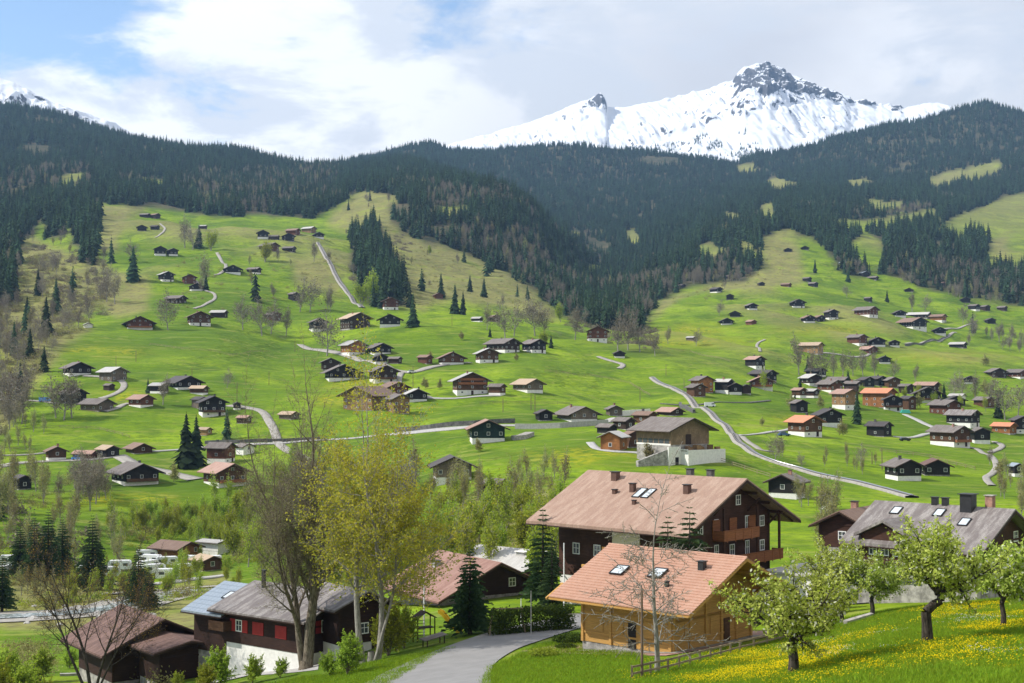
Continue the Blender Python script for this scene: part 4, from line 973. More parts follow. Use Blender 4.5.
HOUSES = '''139|330|30|14|5|1.0|rgw|BC|brown gabled chalet with white base on the rim of the left knoll
199|326|26|15|8|1.0|bbw|C|red brown chalet with white base above the knoll meadow, left of the long grey roof
219|318|19|8|65|1.6|dln|-|low grey roofed barn directly right of the red brown knoll chalet
176|304|23|9|50|1.5|dgn|-|grey roofed shed half hidden by a bare tree above the knoll
189|284|15|10|10|1.0|rgn|C|red brown chalet behind the black and white cottage on the winding lane
196|291|15|8|10|1.0|kdw|C|small black cottage with white front on the winding lane
166|282|17|11|20|1.0|klw|C|dark cottage with pale gable roof on the upper left meadow
160|256|13|10|5|1.0|kdw|C|dark gabled chalet with white windows, left one of the touching upper pair
172|256|13|8|15|1.3|kgw|-|dark chalet with grey roof, right one of the touching upper pair
142|231|10|6|0|1.1|kdn|-|small dark hay barn at the top of the left meadow, left of its twin
155|230|10|5|60|1.2|kdn|-|small dark hay barn at the top of the left meadow, right of its twin
145|218|12|5|60|1.6|dgn|-|low grey roofed hut at the forest edge on the left hilltop
155|219|12|6|40|1.4|dbn|-|brown roofed hut at the forest edge on the left hilltop
203|229|9|4|70|1.8|dln|-|little shed with bright metal roof under the forest edge
233|274|17|9|0|1.0|kdw|C|black gabled house with white base beside the upper lane
254|274|16|7|55|1.6|dgw|-|grey roofed farm shed right of the black gabled house on the upper lane
263|239|12|9|0|1.0|kdw|C|dark house with white front at the left end of the hilltop hamlet
274|240|12|5|70|1.8|dgn|-|low grey connecting barn in the hilltop hamlet
288|241|14|8|10|1.0|kdn|C|black gabled barn in the middle of the hilltop hamlet
293|235|16|7|55|1.5|rbn|-|brown roofed house behind the black barn of the hilltop hamlet
309|233|16|7|50|1.5|tln|C|brown house with pale roof at the top of the steep track
318|238|13|6|15|1.0|kgw|-|dark house right of the top of the steep track
269|251|22|9|40|1.4|bgn|C|broad grey brown farmhouse below the hilltop hamlet
289|252|15|6|60|1.6|dgn|-|long low barn right of the broad farmhouse below the hilltop hamlet
259|274|1|1|0|1|x|x|x
294|301|13|9|35|1.2|kgn|-|grey shed between the bare trees left of the steep track
273|321|17|9|40|1.3|rgn|C|brown roofed house among the bare trees left of the black white based house
318|332|20|14|15|1.0|kgw|C|black house with white base at the left end of the rim road
355|329|34|17|20|1.3|dtn|C|large dark gabled barn with tan roof slope on the middle rim
390|327|23|13|0|1.0|kgw|C|dark gabled chalet with white base right of the large tan roofed barn
390|310|19|13|10|1.0|rbw|C|red brown chalet under the spruces at the foot of the steep track wood
438|299|11|6|15|1.0|rbn|-|lonely brown hut on the dry slope under the spur forest
477|322|13|5|60|1.6|klw|-|low dark shed with white end behind the rim trees, left one
494|322|14|7|20|1.3|dbn|-|brown barn behind the rim trees, right one
353|356|28|16|25|1.2|olw|C|orange brown house with pale roof and white base on the road bend
379|355|27|12|20|1.2|kgw|C|dark house with white base adjoining the orange brown house
330|370|20|12|5|1.1|dgn|-|dark gabled barn behind the wide black chalet
342|381|39|17|8|1.0|kgw|C|wide black chalet with white base above the tan barn
383|383|31|18|15|1.0|dgw|BC|tall dark chalet with white base left of the concrete yard
380|364|17|10|15|1.0|kdw|C|small black house with white base under the road bend
395|364|15|7|60|1.6|dgn|-|low grey roofed shed right of the small black house on the road bend
369|411|58|25|-32|1.25|tbn|-|big tan plank barn with brown roof in the middle of the meadow
398|414|26|20|25|1.0|tgn|-|small plank barn with grey roof standing against the big tan barn
394|395|32|13|20|1.3|rbn|-|red brown house squeezed behind the big tan barn
416|402|25|13|10|1.2|klw|C|low dark house with light roof right of the big tan barn
425|364|16|9|50|1.4|rbn|-|red brown shed on the road left of the brown gabled house
451|365|29|13|8|1.1|bbw|C|brown gabled house with a white base by the middle road
470|395|40|23|8|1.1|blw|BBC|three storey brown chalet with balconies and a pale roof beside the parking place
497|396|19|12|60|1.3|bgw|-|flat brown annex right of the three storey chalet
528|393|34|14|35|1.3|gtw|-|grey plank house with long tan roof right of the three storey chalet
487|363|26|15|12|1.1|blw|C|brown house with pale roof below the long farmhouse on the rim
503|353|38|15|38|1.6|dgw|C|long dark farmhouse with grey roof on the middle rim
534|353|27|14|30|1.2|kgw|C|dark farmhouse at the right end of the middle rim row
597|342|23|16|5|1.0|rbw|C|red brown house with white base alone before the ravine mouth
619|358|13|7|10|1.1|kdw|-|small black hut below the round crowned bare trees
544|421|19|11|15|1.1|kdn|-|small dark barn left of the grey brown farmhouse by the roadside wall
577|422|46|15|22|1.4|ggw|C|wide grey brown farmhouse with trellised gable by the roadside wall
614|416|18|10|15|1.2|ggn|C|small grey farmhouse right of the wide grey brown farmhouse
487|443|40|23|5|1.0|npw|-|dark green gabled house with pale ground floor below the roadside wall
452|483|44|26|5|1.1|gdw|-|weathered dark barn with white band standing at the thicket edge
496|501|30|21|45|1.2|kgw|-|dark house with white base half sunk in the thicket
670|416|29|8|40|1.5|dpn|-|pink roofed barn right behind the big grey barn
645|424|26|12|50|1.6|bbn|C|brown roofed house between the pink roof and the big grey barn
624|430|24|12|45|1.4|dgn|-|grey roofed shed behind the orange timber house
607|434|22|8|50|1.4|kgn|-|low dark shed left behind the orange timber house
633|448|20|17|25|1.1|bbn|C|brown annex between the orange timber house and the big grey barn
614|451|30|19|-20|1.1|oln|-|small orange timber house with pale roof beside the big grey barn
702|393|25|17|30|1.2|ogn|C|orange brown gabled house left of the light roofed village houses
696|397|21|13|30|1.2|bgn|-|brown barn in front of the orange brown gabled house
724|394|20|15|60|1.5|klw|C|dark house with long pale roof left of the bright green tree
734|395|17|12|15|1.1|kgw|C|black gabled house just left of the bright green tree
746|394|11|9|10|1.0|ddn|-|small dark shed right of the bright green tree
763|381|30|11|45|1.8|kdn|C|long dark roofed house behind the pink roofed village chalet
761|389|26|13|5|1.1|rpw|BC|chalet with dusky pink roof and balcony on the left of the village
755|369|22|13|40|1.4|kpw|C|dark house with pinkish roof below a black spruce above the village
811|354|27|12|62|1.8|ttn|-|long tan barn standing alone high above the village
799|398|16|10|45|1.4|bpw|-|brown shed with light pink roof at the left village edge
812|398|16|9|50|1.4|dlw|-|white ended shed with pale roof at the left village edge
811|386|24|12|30|1.3|dlw|C|grey roofed chalet at the back left of the village
816|377|22|9|50|1.4|kdw|C|blue black roofed house at the top left of the village
830|393|28|13|40|1.4|rgw|C|red brown village house with long grey roof
838|386|26|9|60|1.7|kgn|C|low grey roofed village house behind the red brown one
845|410|29|21|38|1.3|tpw|C|tan gabled village house with salmon roof left of the columnar spruce
799|413|19|13|25|1.2|kgn|-|dark barn half hidden by a brown bush above the orange roofed house
805|437|38|21|38|1.2|bow|C|brown house with orange tiled roof and white base on the open meadow
828|427|31|18|18|1.1|kdw|C|black gabled house with dark roof right behind the orange roofed house
853|393|20|12|55|1.6|dgn|C|dark grey roofed house behind the orange village house
866|387|18|10|30|1.3|kdn|-|dark house in the back row of the village, left one
878|386|18|10|40|1.3|kdn|C|dark house in the back row of the village, middle one
892|388|18|11|20|1.2|bgn|-|brown house in the back row of the village, right one
879|408|36|20|60|1.6|oon|C|long orange house with bright orange roof in the village centre
893|411|21|16|5|1.0|kdw|BC|black gabled chalet with white base in front of the orange house
908|410|17|14|45|1.2|bdn|-|brown house with white strip beside the black gabled chalet
927|403|30|16|5|1.1|kdw|BC|broad dark gabled chalet in the middle of the village
927|391|28|9|60|1.8|dpn|-|pink roofed village barn behind the broad dark gabled chalet
906|394|16|10|50|1.4|dgn|-|grey metal roofed house in the village centre
945|415|34|15|40|1.4|rgn|C|red brown village barn with big grey brown roof
963|427|36|17|60|1.5|ksw|C|dark house with light grey roof slopes above the white based farm
957|401|18|7|65|1.7|wlw|-|white walled house with flat pale roof at the back of the village
955|406|22|10|10|1.1|kdn|-|dark gabled barn between the village conifer and the white walled house
879|437|27|15|60|1.3|kdn|C|dark barn with slate roof alone on the meadow under the village
950|447|44|21|45|1.5|bgw|BC|brown farmhouse with grey roof and white base beside the village lane
980|444|22|16|15|1.1|kgw|-|dark gabled barn on the right end of the white based farmhouse
1004|434|26|11|60|1.6|oon|-|low building with bright orange roof at the right edge
1021|434|22|18|20|1.1|kdw|-|dark brown house behind the low orange roofed building
984|408|22|11|45|1.4|bgn|-|brown house among the bare trees at the village end
970|384|14|8|5|1.0|kdw|-|little black gabled hut on the meadow above the village
996|378|22|10|20|1.3|dgn|-|brown house behind a leafy bush near the right edge
1017|379|26|10|45|1.7|rgw|-|long brown house with white base cut by the right edge
868|354|21|8|40|1.4|rpn|C|brown hut with pale roof at the foot of the upper right hamlet
884|364|14|8|10|1.1|kdw|C|small black hut with white base under the upper right hamlet
958|348|19|6|65|1.9|kln|-|flat topped dark shed with light roof on the open right slope
903|481|40|21|25|1.2|kgw|C|dark farmhouse with grey roof and white base, left one of the lower right pair
935|476|32|16|10|1.1|kRn|-|black barn with rusty roof, right one of the lower right pair
1016|477|16|13|30|1.2|kmw|-|dark house with pale blue roof at the right edge
787|499|41|24|-18|1.0|kgw|C|black three storey house with white base behind the big chalet
828|510|17|15|10|1.0|kgw|-|tiny brown and white garden house on the slope behind the big chalet
866|317|26|11|50|1.5|rgw|C|red brown house at the left of the upper right hamlet
899|317|15|7|15|1.1|kdw|-|small dark house in the upper right hamlet
918|318|27|6|70|2.6|dln|-|long building with bright roof in the upper right hamlet
938|322|18|8|60|1.6|onw|-|orange walled barn at the right of the upper right hamlet
912|329|32|12|35|1.6|kbw|C|wide dark farmhouse in the middle of the upper right hamlet
939|335|15|8|10|1.1|kdw|-|black gabled house with white front at the lane corner
857|346|22|12|45|1.5|rgw|C|red brown barn with light lean to under the upper right hamlet
877|347|18|10|10|1.1|kdw|C|black house with white base beside the red brown barn
894|347|12|7|10|1.1|kdw|-|smaller black house with white base right of the other black one
909|292|9|4|0|1.2|kdn|-|small black hut high on the right slope
939|286|13|4|70|2.2|dpn|-|low pinkish roofed shed under the right forest
965|303|11|6|10|1.2|kdn|-|small dark barn on the upper right meadow
974|311|13|7|50|1.5|kgw|-|dark hut with white end, left one of the three upper right huts
985|311|11|6|40|1.4|dgn|-|brown hut, middle one of the three upper right huts
1002|311|11|5|60|1.5|dgn|-|brown hut, right one of the three upper right huts
868|302|9|5|60|1.4|kgn|-|grey roofed hut left of the dark spruce on the right slope
864|277|12|6|30|1.3|kmn|-|dark barn with blue grey roof under the right forest edge, upper one
872|280|14|4|60|2.0|dgn|-|low dark barn under the right forest edge, lower one
843|266|9|4|60|1.8|kmn|-|light roofed hut high up beside a small spruce
990|324|12|6|20|1.2|kdn|-|dark barn on the slope above the right edge hedge
831|320|16|11|25|1.2|kgw|C|dark tall house with grey roof at the right of the middle upper hamlet
680|288|12|4|50|1.6|kdn|-|small dark barn at the left rim of the right slope
716|293|14|6|40|1.5|kdw|-|pair roofed black barn below the wooded spur of the right slope
730|300|8|6|0|1.0|kdn|-|little black gabled hut right below the double black barn
751|310|14|7|20|1.3|kgw|-|dark hut with grey roof and white side on the right slope
735|317|11|6|0|1.1|kdn|-|black gabled hut in the middle of the right slope
726|325|15|7|10|1.2|kdw|-|black hut with white base above the bright meadow
751|325|12|5|40|1.4|rpn|-|reddish hut beside the black hut with white base
797|308|17|9|15|1.2|kdw|C|dark cluster house with white front above the middle upper hamlet
808|323|16|8|20|1.2|kbw|C|brown roofed house with white base in the middle upper hamlet
819|322|14|7|30|1.2|kbn|-|second brown roofed house in the middle upper hamlet
786|287|12|4|60|1.8|bbn|-|brown low hut on the dry patch of the right slope
807|282|10|5|50|1.5|kgn|-|grey topped hut, upper one of two on the right slope
813|287|11|5|50|1.5|kgn|-|grey topped hut, lower one of two on the right slope
805|250|8|4|0|1.2|kdn|-|tiny black hut on the top tongue of the right meadow
788|252|8|4|0|1.2|kdn|-|tiny black hut at the forest rim of the meadow tongue
761|286|8|4|20|1.2|kdn|-|tiny dark hut below the pointed trees of the right slope
728|279|10|4|40|1.3|kdn|-|tiny dark barn under the clump of spruces
691|341|11|4|60|1.6|gln|-|light roofed hay shed on the bright meadow rim
77|376|31|14|15|1.1|kgw|C|dark chalet with white terrace at the start of the left lane
113|382|30|15|35|1.2|gln|-|grey plank barn with light roof inside the loop of the left lane
73|404|29|15|38|1.2|kgn|C|dark double storey barn with brown roof below the left lane
97|412|36|13|40|1.4|ggn|-|wide grey barn with a wooden terrace below the left lane
141|408|27|13|38|1.2|rpw|-|shed with pink roof and white lower wall on the left lane
109|391|12|6|40|1.4|dgn|-|tiny brown shed in the meadow inside the left lane loop
159|394|20|11|50|1.4|klw|-|dark barn with a light roof left of the long farmhouse
183|390|40|14|20|1.5|kdw|C|long dark farmhouse with white lower wall on the left meadow
199|395|20|9|60|1.5|btw|-|white fronted annex with tan lean to roof on the long farmhouse
212|417|30|21|10|1.0|kdw|BC|black chalet with white base and many windows left of the small shed
200|409|18|12|35|1.3|gdn|-|dark plank wing behind the black many windowed chalet
237|410|8|6|10|1.0|kdw|-|tiny black hut right of the black many windowed chalet
244|424|16|8|55|1.5|dpn|-|small dark shed with light pink roof on the left lane
205|436|15|8|50|1.3|ttn|-|small shed with bright tan roof behind the tall conifers
56|461|22|14|8|1.1|bbw|C|brown cottage with white stripe at the left roadside
85|460|26|8|60|1.8|rpn|-|low red walled shed with pink roof at the left roadside
108|458|24|12|30|1.3|ktn|-|grey open shed with tan roof at the left roadside
139|454|29|10|20|1.3|bbn|-|brown low barn on the slope above the left roadside
135|486|52|22|20|1.1|kgw|BC|big dark chalet with grey roofs and white base at the road bend
221|464|31|21|60|1.1|rgw|C|red brown house with pinkish grey roof beside the tall conifers
245|455|20|11|30|1.2|wgw|-|white walled house behind a bush right of the red brown house
225|488|48|24|28|1.0|bpw|B|brown chalet with salmon roof and white base under the tall conifers
22|490|20|14|20|1.2|kdn|-|dark shed under the trees at the left edge
289|420|22|8|45|1.6|gtn|-|small brown hut with light tan roof beside the gravel lane
88|328|10|4|10|1.2|wlw|-|tiny white shelter on the left shoulder of the knoll'''
for ln in HOUSES.split('\n'):
    px, py, wp, hp, a, ra, code, fl_, lab = ln.split('|')
    if lab == 'x': continue
    px, py, wp, hp, a, ra = map(float, (px, py, wp, hp, a, ra)); loc = at(px, py); Y = loc.y
    W_ = wp * Y / F; H = hp * Y / F * 0.96; ar = R(a); ovf = 1.30
    g = W_ / (math.cos(ar) + ra * abs(math.sin(ar))) / ovf * 1.14; l = g * ra; H = min(max(H, 3.0), 0.95 * g + 3)
    # the given point is the middle of the visible foot: push the body back behind it
    back = 0.5 * (g * abs(math.sin(ar)) + l * math.cos(ar)) * 0.95; u = loc.x / loc.y
    c = gz(loc.x + u * back, loc.y + back); z = loc.z + .1 if c.z > loc.z - 1 else c.z + .6
    lod = 1 if wp >= 14 else 0
    rc = code[1]; rc = 'b' if rc == 'n' else rc
    bl = fl_.count('B'); small = wp < 14
    chalet('hay_barn' if code[2] == 'n' and small else ('farm_barn' if code[2] == 'n' else ('cottage' if small else 'chalet')), (c.x, c.y, z), ar - math.atan(u), g, l, H, lab, code[0], rc, 1 if code[2] == 'w' else 0, lod=lod, balc=bl if lod else 0, chim=1 if 'C' in fl_ else 0,
           pitch=24, win=2 if wp < 23 else 3, cat='barn' if code[2] == 'n' else 'house', sides=(-1,) if a > 0 else (1,), found=max(3.0, min(9.0, g * 0.6)), th=0.3 if lod else 0.4)

# ---- the big grey barn on its white stone base
def place(px, py, Y=None): return at(px, py, Y)
L0 = at(672, 467); Y = L0.y; k = Y / F
o = chalet('great_barn', (L0.x + 6 * k * 1.0, L0.y + 13, L0.z + 5.0), R(42) - 0.11, 52 * k, 52 * k, 29 * k, 'big grey plank barn with dark gable roof above a white stone retaining base', 'B', 'g', 0, hb=0.8, lod=1, gable=[0, 0], sides=(), chim=0, balc=0, cat='barn', found=9, pitch=21, ov=2.2)
b = MB(); g_, l_ = 52 * k, 52 * k; 
for i in range(6): b.box(-g_ / 2 - .12, -g_ / 2 - .05, -l_ / 2 + 0.6 + i * l_ / 6.3, -l_ / 2 + 0.6 + i * l_ / 6.3 + l_ / 8, 1.1, 2.3)
b.build('window_band', M['glass'], o)
MB().box(-g_ / 2 - .1, -g_ / 2 - .02, -l_ / 2, l_ / 2, .55, 1.05).build('window_sill', M['plaster'], o)
b = MB(); b.box(-1.6, 0.4, -l_ / 2 - .15, -l_ / 2 - .08, 0.8, 3.6); b.build('barn_door', M['wood_dark'], o)
w_ = MB(); w_.box(-g_ / 2 - 1.2, -g_ / 2 + 3.2, -l_ / 2 - .5, -l_ / 2 + 0, -6, 0.3).box(-g_ / 2 + 3.2, g_ / 2 + 3.0, -l_ / 2 - 3.6, -l_ / 2 - 3.1, -7, -0.6).box(-g_ / 2 + 3.2, -g_ / 2 + 3.6, -l_ / 2 - 3.1, -l_ / 2, -6, -0.4)
w_.build('retaining_wall', M['plaster'], o)
MB().box(-g_ / 2 + 1.2, -g_ / 2 + 2.4, -l_ / 2 - .58, -l_ / 2 - .5, -5.2, -2.6).build('door', M['wood_black'], o)
MB().add([(-g_ / 2 - 9, -l_ / 2 + 3, -6), (-g_ / 2 - 1.2, -l_ / 2 - .1, -6), (-g_ / 2 - 1.2, -l_ / 2 - .1, -.4), (-g_ / 2 - 9, -l_ / 2 + 3, -3.4), (-g_ / 2 - 9, -l_ / 2 + 4, -6), (-g_ / 2 - 1.2, -l_ / 2 + .6, -6), (-g_ / 2 - 1.2, -l_ / 2 + .6, -.4), (-g_ / 2 - 9, -l_ / 2 + 4, -3.4)], [(0, 1, 2, 3), (7, 6, 5, 4), (3, 2, 6, 7), (0, 3, 7, 4), (1, 5, 6, 2), (0, 4, 5, 1)]).build('stone_wall', M['stone'], o)
b = MB(); rg = random.Random(4)
for i in range(16):
    x = rg.uniform(-g_ / 2 + 4, g_ / 2 + 2); y = -l_ / 2 - rg.uniform(.8, 2.6); b.box(x - rg.uniform(.3, .9), x + rg.uniform(.3, .9), y - .4, y + .4, -0.7, rg.uniform(-.1, .7))
b.box(-g_ / 2 + 3.2, g_ / 2 + 3, -l_ / 2 - 3.1, -l_ / 2 - .1, -1.0, -0.7); b.build('timber_stack', M['wood_tan'], o)

# ---------------------------------------------------------------- lanes, railway, retaining walls
def ribbon(name, pts, width, mat, lift=0.05, kind='structure', label=None, cat=None, prof=None, step=None, py=True):
    P_ = [at(*p) if py else Vector(p) for p in pts]
    # resample and smooth
    Q = []
    n = len(P_)
    for i in range(n - 1):
        p0, p1, p2, p3 = P_[max(i - 1, 0)], P_[i], P_[i + 1], P_[min(i + 2, n - 1)]; m_ = max(3, min(30, int((p2 - p1).length / (step or (2.0 + p1.y * 0.004)))))
        for j in range(m_):
            t_ = j / m_; Q.append(0.5 * ((2 * p1) + (p2 - p0) * t_ + (2 * p0 - 5 * p1 + 4 * p2 - p3) * t_ * t_ + (3 * p1 - p0 - 3 * p2 + p3) * t_ ** 3))
    Q.append(P_[-1]); b = MB(); vs = []; ww = width if callable(width) else (lambda f: width); prof = prof or [(-.5, 0), (-.17, 0), (.17, 0), (.5, 0)]
    for i, q in enumerate(Q):
        d = (Q[min(i + 1, len(Q) - 1)] - Q[max(i - 1, 0)]); nrm = Vector((d.y, -d.x, 0)).normalized(); w0 = ww(i / (len(Q) - 1))
        for f, h in prof:
            g = gz(q.x + nrm.x * f * w0, q.y + nrm.y * f * w0); vs.append((g.x, g.y, g.z + lift + q.y * 0.0003 + h))
    c = len(prof); fs = [(i * c + j, i * c + j + 1, (i + 1) * c + j + 1, (i + 1) * c + j) for i in range(len(Q) - 1) for j in range(c - 1)]
    b.add(vs, fs); o = b.build(name, M[mat], smooth=True)
    if kind == 'structure': tag(o, kind='structure')
    else: tag(o, label, cat)
    return o
W4 = [(-.5, -.25), (-.5, 0), (-.17, 0), (.17, 0), (.5, 0), (.5, -.25)]
def lane(pts, w, mat='gravel'): return ribbon('lane', pts, w * .6, mat, 0.22, prof=W4)
lane([(84, 376), (100, 377), (115, 379), (124, 384), (121, 391), (108, 397), (100, 399)], 5)
lane([(104, 412), (118, 408), (127, 404), (140, 406)], 5); lane([(-30, 403), (0, 400), (30, 401), (60, 404)], 2.5)
ribbon('road', [(-60, 474), (0, 467), (25, 463), (55, 461), (90, 460), (120, 456)], 5, 'gravel', 0.2, prof=W4)
ribbon('road', [(118, 456), (132, 464), (150, 469), (166, 472), (180, 476), (196, 480)], 5.5, 'gravel', 0.22, prof=W4)
ribbon('road', [(228, 406), (245, 408), (262, 412), (270, 423), (276, 436), (278, 443), (290, 452), (310, 462), (330, 472)], 3.6, 'gravel', 0.2, prof=W4)
lane([(150, 452), (190, 449), (230, 446), (276, 444), (330, 440), (395, 434)], 3.5, 'concrete')
ribbon('road', [(395, 434), (430, 431), (475, 427), (520, 426), (560, 425), (600, 423), (625, 420)], 6, 'concrete', 0.2, prof=W4)
ribbon('road', [(300, 345), (330, 352), (360, 361), (385, 366), (402, 372), (420, 371), (440, 366), (470, 363)], 4.5, 'gravel', 0.22, prof=W4)
lane([(402, 372), (399, 380), (401, 388), (412, 394), (430, 398)], 5); lane([(420, 398), (445, 399), (475, 397), (500, 396)], 4, 'concrete')
lane([(196, 281), (202, 289), (214, 294), (214, 300), (205, 305), (194, 309)], 4); lane([(217, 253), (222, 262), (226, 268), (220, 274), (214, 275)], 5); lane([(160, 224), (165, 229), (160, 235), (155, 238)], 4)
lane([(598, 357), (610, 361), (623, 365), (619, 369)], 5); lane([(736, 437), (752, 435), (775, 432), (792, 429)], 3.5, 'concrete'); lane([(742, 437), (752, 445), (760, 450), (772, 452)], 3.5)
lane([(905, 415), (922, 423), (938, 430), (952, 437)], 5, 'concrete'); lane([(893, 437), (912, 438), (930, 434), (948, 431)], 4, 'concrete')
lane([(958, 446), (975, 449), (990, 456), (996, 465), (994, 472), (986, 478), (992, 486)], 3.5); lane([(994, 442), (1002, 446), (998, 450), (990, 453)], 4)
lane([(590, 443), (597, 449), (615, 452), (635, 453), (660, 456)], 4, 'concrete'); lane([(905, 344), (930, 341), (950, 335), (957, 333)], 5); lane([(940, 330), (955, 329), (965, 326), (974, 324)], 5)
lane([(765, 340), (757, 345), (760, 352)], 3.5); lane([(660, 404), (700, 405), (740, 403), (770, 401)], 2.5, 'darkstone'); lane([(812, 354), (840, 355), (870, 354)], 4)
lane([(845, 385), (870, 377), (890, 382)], 1.2); lane([(0, 456), (30, 455), (60, 452)], 2)
ribbon('road', [(100, 583), (150, 585), (190, 580), (225, 576)], 3.5, 'concrete', 0.2, prof=W4)
for pts, nm, lab in (([(652, 378), (672, 388), (692, 402), (712, 415), (727, 428), (738, 443), (752, 453), (775, 463), (800, 470), (840, 480), (875, 488), (912, 498)], 'railway_track', 'single railway track on pale ballast curving down the right meadow'),
                ([(318, 243), (326, 258), (336, 276), (346, 291), (353, 301), (362, 308)], 'railway_track', 'straight steep railway track climbing to the hilltop hamlet')):
    w1 = 3.4 if pts[0][0] > 500 else 4.6
    root = empty(nm, at(*pts[len(pts) // 2])); tag(root, lab, 'railway')
    a_ = ribbon('ballast', pts, w1, 'gravel', 0.35, kind='', prof=[(-.5, -.6), (-.5, 0), (-.2, .12), (.2, .12), (.5, 0), (.5, -.6)])
    b_ = ribbon('sleeper_bed', pts, w1 * .36, 'track', 0.55, kind='')
    c_ = [ribbon('rail', pts, w1, 'steel', 0.62, kind='', prof=[(f - .012, 0), (f - .012, .15), (f + .012, .15), (f + .012, 0)]) for f in (-.09, .09)]
    for q in [a_, b_] + c_: q.parent = root; q.matrix_parent_inverse = Matrix.Translation(-root.location)
def wall_along(name, pts, h, th, mat, label, cat='wall'):
    P_ = [at(*p) for p in pts]; b = MB(); vs = []
    Q = []
    for a_, c_ in zip(P_[:-1], P_[1:]):
        for j in range(8): Q.append(a_.lerp(c_, j / 8))
    Q.append(P_[-1])
    for i, q in enumerate(Q):
        d = (Q[min(i + 1, len(Q) - 1)] - Q[max(i - 1, 0)]); n = Vector((d.y, -d.x, 0)).normalized() * th / 2; z = gz(q.x, q.y).z
        vs += [(q.x + n.x, q.y + n.y, z - .8), (q.x + n.x, q.y + n.y, z + h), (q.x - n.x, q.y - n.y, z + h), (q.x - n.x, q.y - n.y, z - .8)]
    c = 4; fs = [(i * c + j, i * c + (j + 1) % c, (i + 1) * c + (j + 1) % c, (i + 1) * c + j) for i in range(len(Q) - 1) for j in range(4)] + [(0, 1, 2, 3), tuple((len(Q) - 1) * 4 + j for j in (3, 2, 1, 0))]
    b.add(vs, fs); o = b.build(name, M[mat]); tag(o, label, cat); return o
wall_along('roadside_wall', [(395, 432), (430, 429), (475, 425), (515, 423)], 1.7, 0.6, 'darkstone', 'long dark stone wall above the middle road, left of the small dark barn')
wall_along('roadside_wall', [(515, 429), (560, 428), (608, 425)], 1.9, 0.5, 'concrete', 'pale grey concrete wall below the wide grey brown farmhouse')
wall_along('roadside_wall', [(205, 444), (240, 443), (275, 442), (320, 440)], 1.3, 0.5, 'darkstone', 'low dark wall along the lane left of the gravel road crossing')
wall_along('retaining_wall', [(905, 346), (925, 343), (948, 337)], 1.6, 0.6, 'darkstone', 'dark retaining wall beside the lane under the upper right hamlet')
wall_along('retaining_wall', [(680, 405), (686, 409), (694, 413)], 1.4, 1.2, 'darkstone', 'dark stone underpass wall beside the railway curve')
wall_along('garden_wall', [(622, 416), (634, 415), (650, 414)], 2.2, 0.5, 'plaster', 'white wall right of the small grey farmhouse')
wall_along('terrace_wall', [(513, 440), (522, 439), (530, 436)], 1.4, 3, 'stone', 'pinkish stone terrace beside the dark green gabled house')
# ---------------------------------------------------------------- near buildings
def corner_loc(px, py, Y, yaw, g, l):
    """centre of a house whose near left corner stands at a picture point"""
    p = at(px, py, Y) if Y else at(px, py); c, s = math.cos(yaw), math.sin(yaw)
    x, y = -g / 2, -l / 2; return Vector((p.x - (x * c - y * s), p.y - (x * s + y * c), p.z))
def skylight(ro, g, ez, rise, y, f, s=-1, w=1.0, l=1.5, th=0.33):
    """roof window at fraction f between eaves (0) and ridge (1)"""
    ang = math.atan(rise / (g / 2)); x = s * g / 2 * (1 - f); z = ez + rise * f + th
    b = MB(); t_ = 0.09
    for q in ((-l / 2, l / 2, -w / 2, -w / 2 + t_), (-l / 2, l / 2, w / 2 - t_, w / 2), (-l / 2, -l / 2 + t_, -w / 2 + t_, w / 2 - t_), (l / 2 - t_, l / 2, -w / 2 + t_, w / 2 - t_)): b.box(*q, 0.0, 0.14)
    o = b.build('skylight', M['dark_metal'], ro, (x, y, z)); o.rotation_euler = (0, (1 if s > 0 else -1) * ang, 0)
    MB().box(-l / 2 + t_, l / 2 - t_, -w / 2 + t_, w / 2 - t_, 0.04, 0.09).build('glass_pane', M['sky_glass'], ro, (x, y, z)).rotation_euler = o.rotation_euler
def part(o, n): return [c for c in o.children if c.name.split('.')[0] == n]
# small honey coloured chalet
g, l, a = 12.0, 9.6, R(48); H = 7.4; pit = 24
loc = corner_loc(672, 653, None, a, g, l); loc.z -= .45; H += .45
hc = chalet('chalet', loc, a, g, l, H, 'honey coloured timber chalet with salmon tiled roof beside the bare tree', 'h', 'T', 1, hb=0.35, lod=2, pitch=pit, ov=2.5, ovl=2.6, gable=[], sides=(), chim=0, balc=0, cat='house', courses=22, th=0.34, bmat='stone')
rise = g / 2 * math.tan(R(pit)); ez = H - rise; ro = part(hc, 'roof')[0]
ro.data.materials[1] = M['wood_honey']; ro.location = (0, -.9, 0)
for y, f, ll in ((-0.8, 0.50, 1.5), (-4.2 + 7.4, 0.47, 1.5)): skylight(ro, g, ez, rise, y, f - .12, -1, 1.35, 1.5, 0.36)
for y, f in ((-4.4, 0.62), (-2.9, 0.12)):
    s = 0.55 if f > .3 else 0.28; chimney_mb(s, 0.55 if f > .3 else .35).build('vent_pipe', [M['dark_metal'], M['dark_metal']], ro, (-g / 2 * (1 - f), y, ez + rise * f + .35))
b = MB()
for x in np.linspace(-g / 2 + .1, g / 2 - .1, 6): b.box(x - .13, x + .13, -l / 2 - .2, -l / 2 - .02, .35, ez - .1)
for y in (-l / 2 + .1, -l / 6, l / 6, l / 2 - .1): b.box(-g / 2 - .2, -g / 2 - .02, y - .13, y + .13, .35, ez - .1)
for z in (1.1, 2.9, 4.4): b.box(-g / 2 - .13, -g / 2 - .05, -l / 2, l / 2, z, z + .18); b.box(-g / 2, g / 2, -l / 2 - .13, -l / 2 - .05, z, z + .18)
b.build('timber_frame', M['wood_honey'], hc)
b = MB()
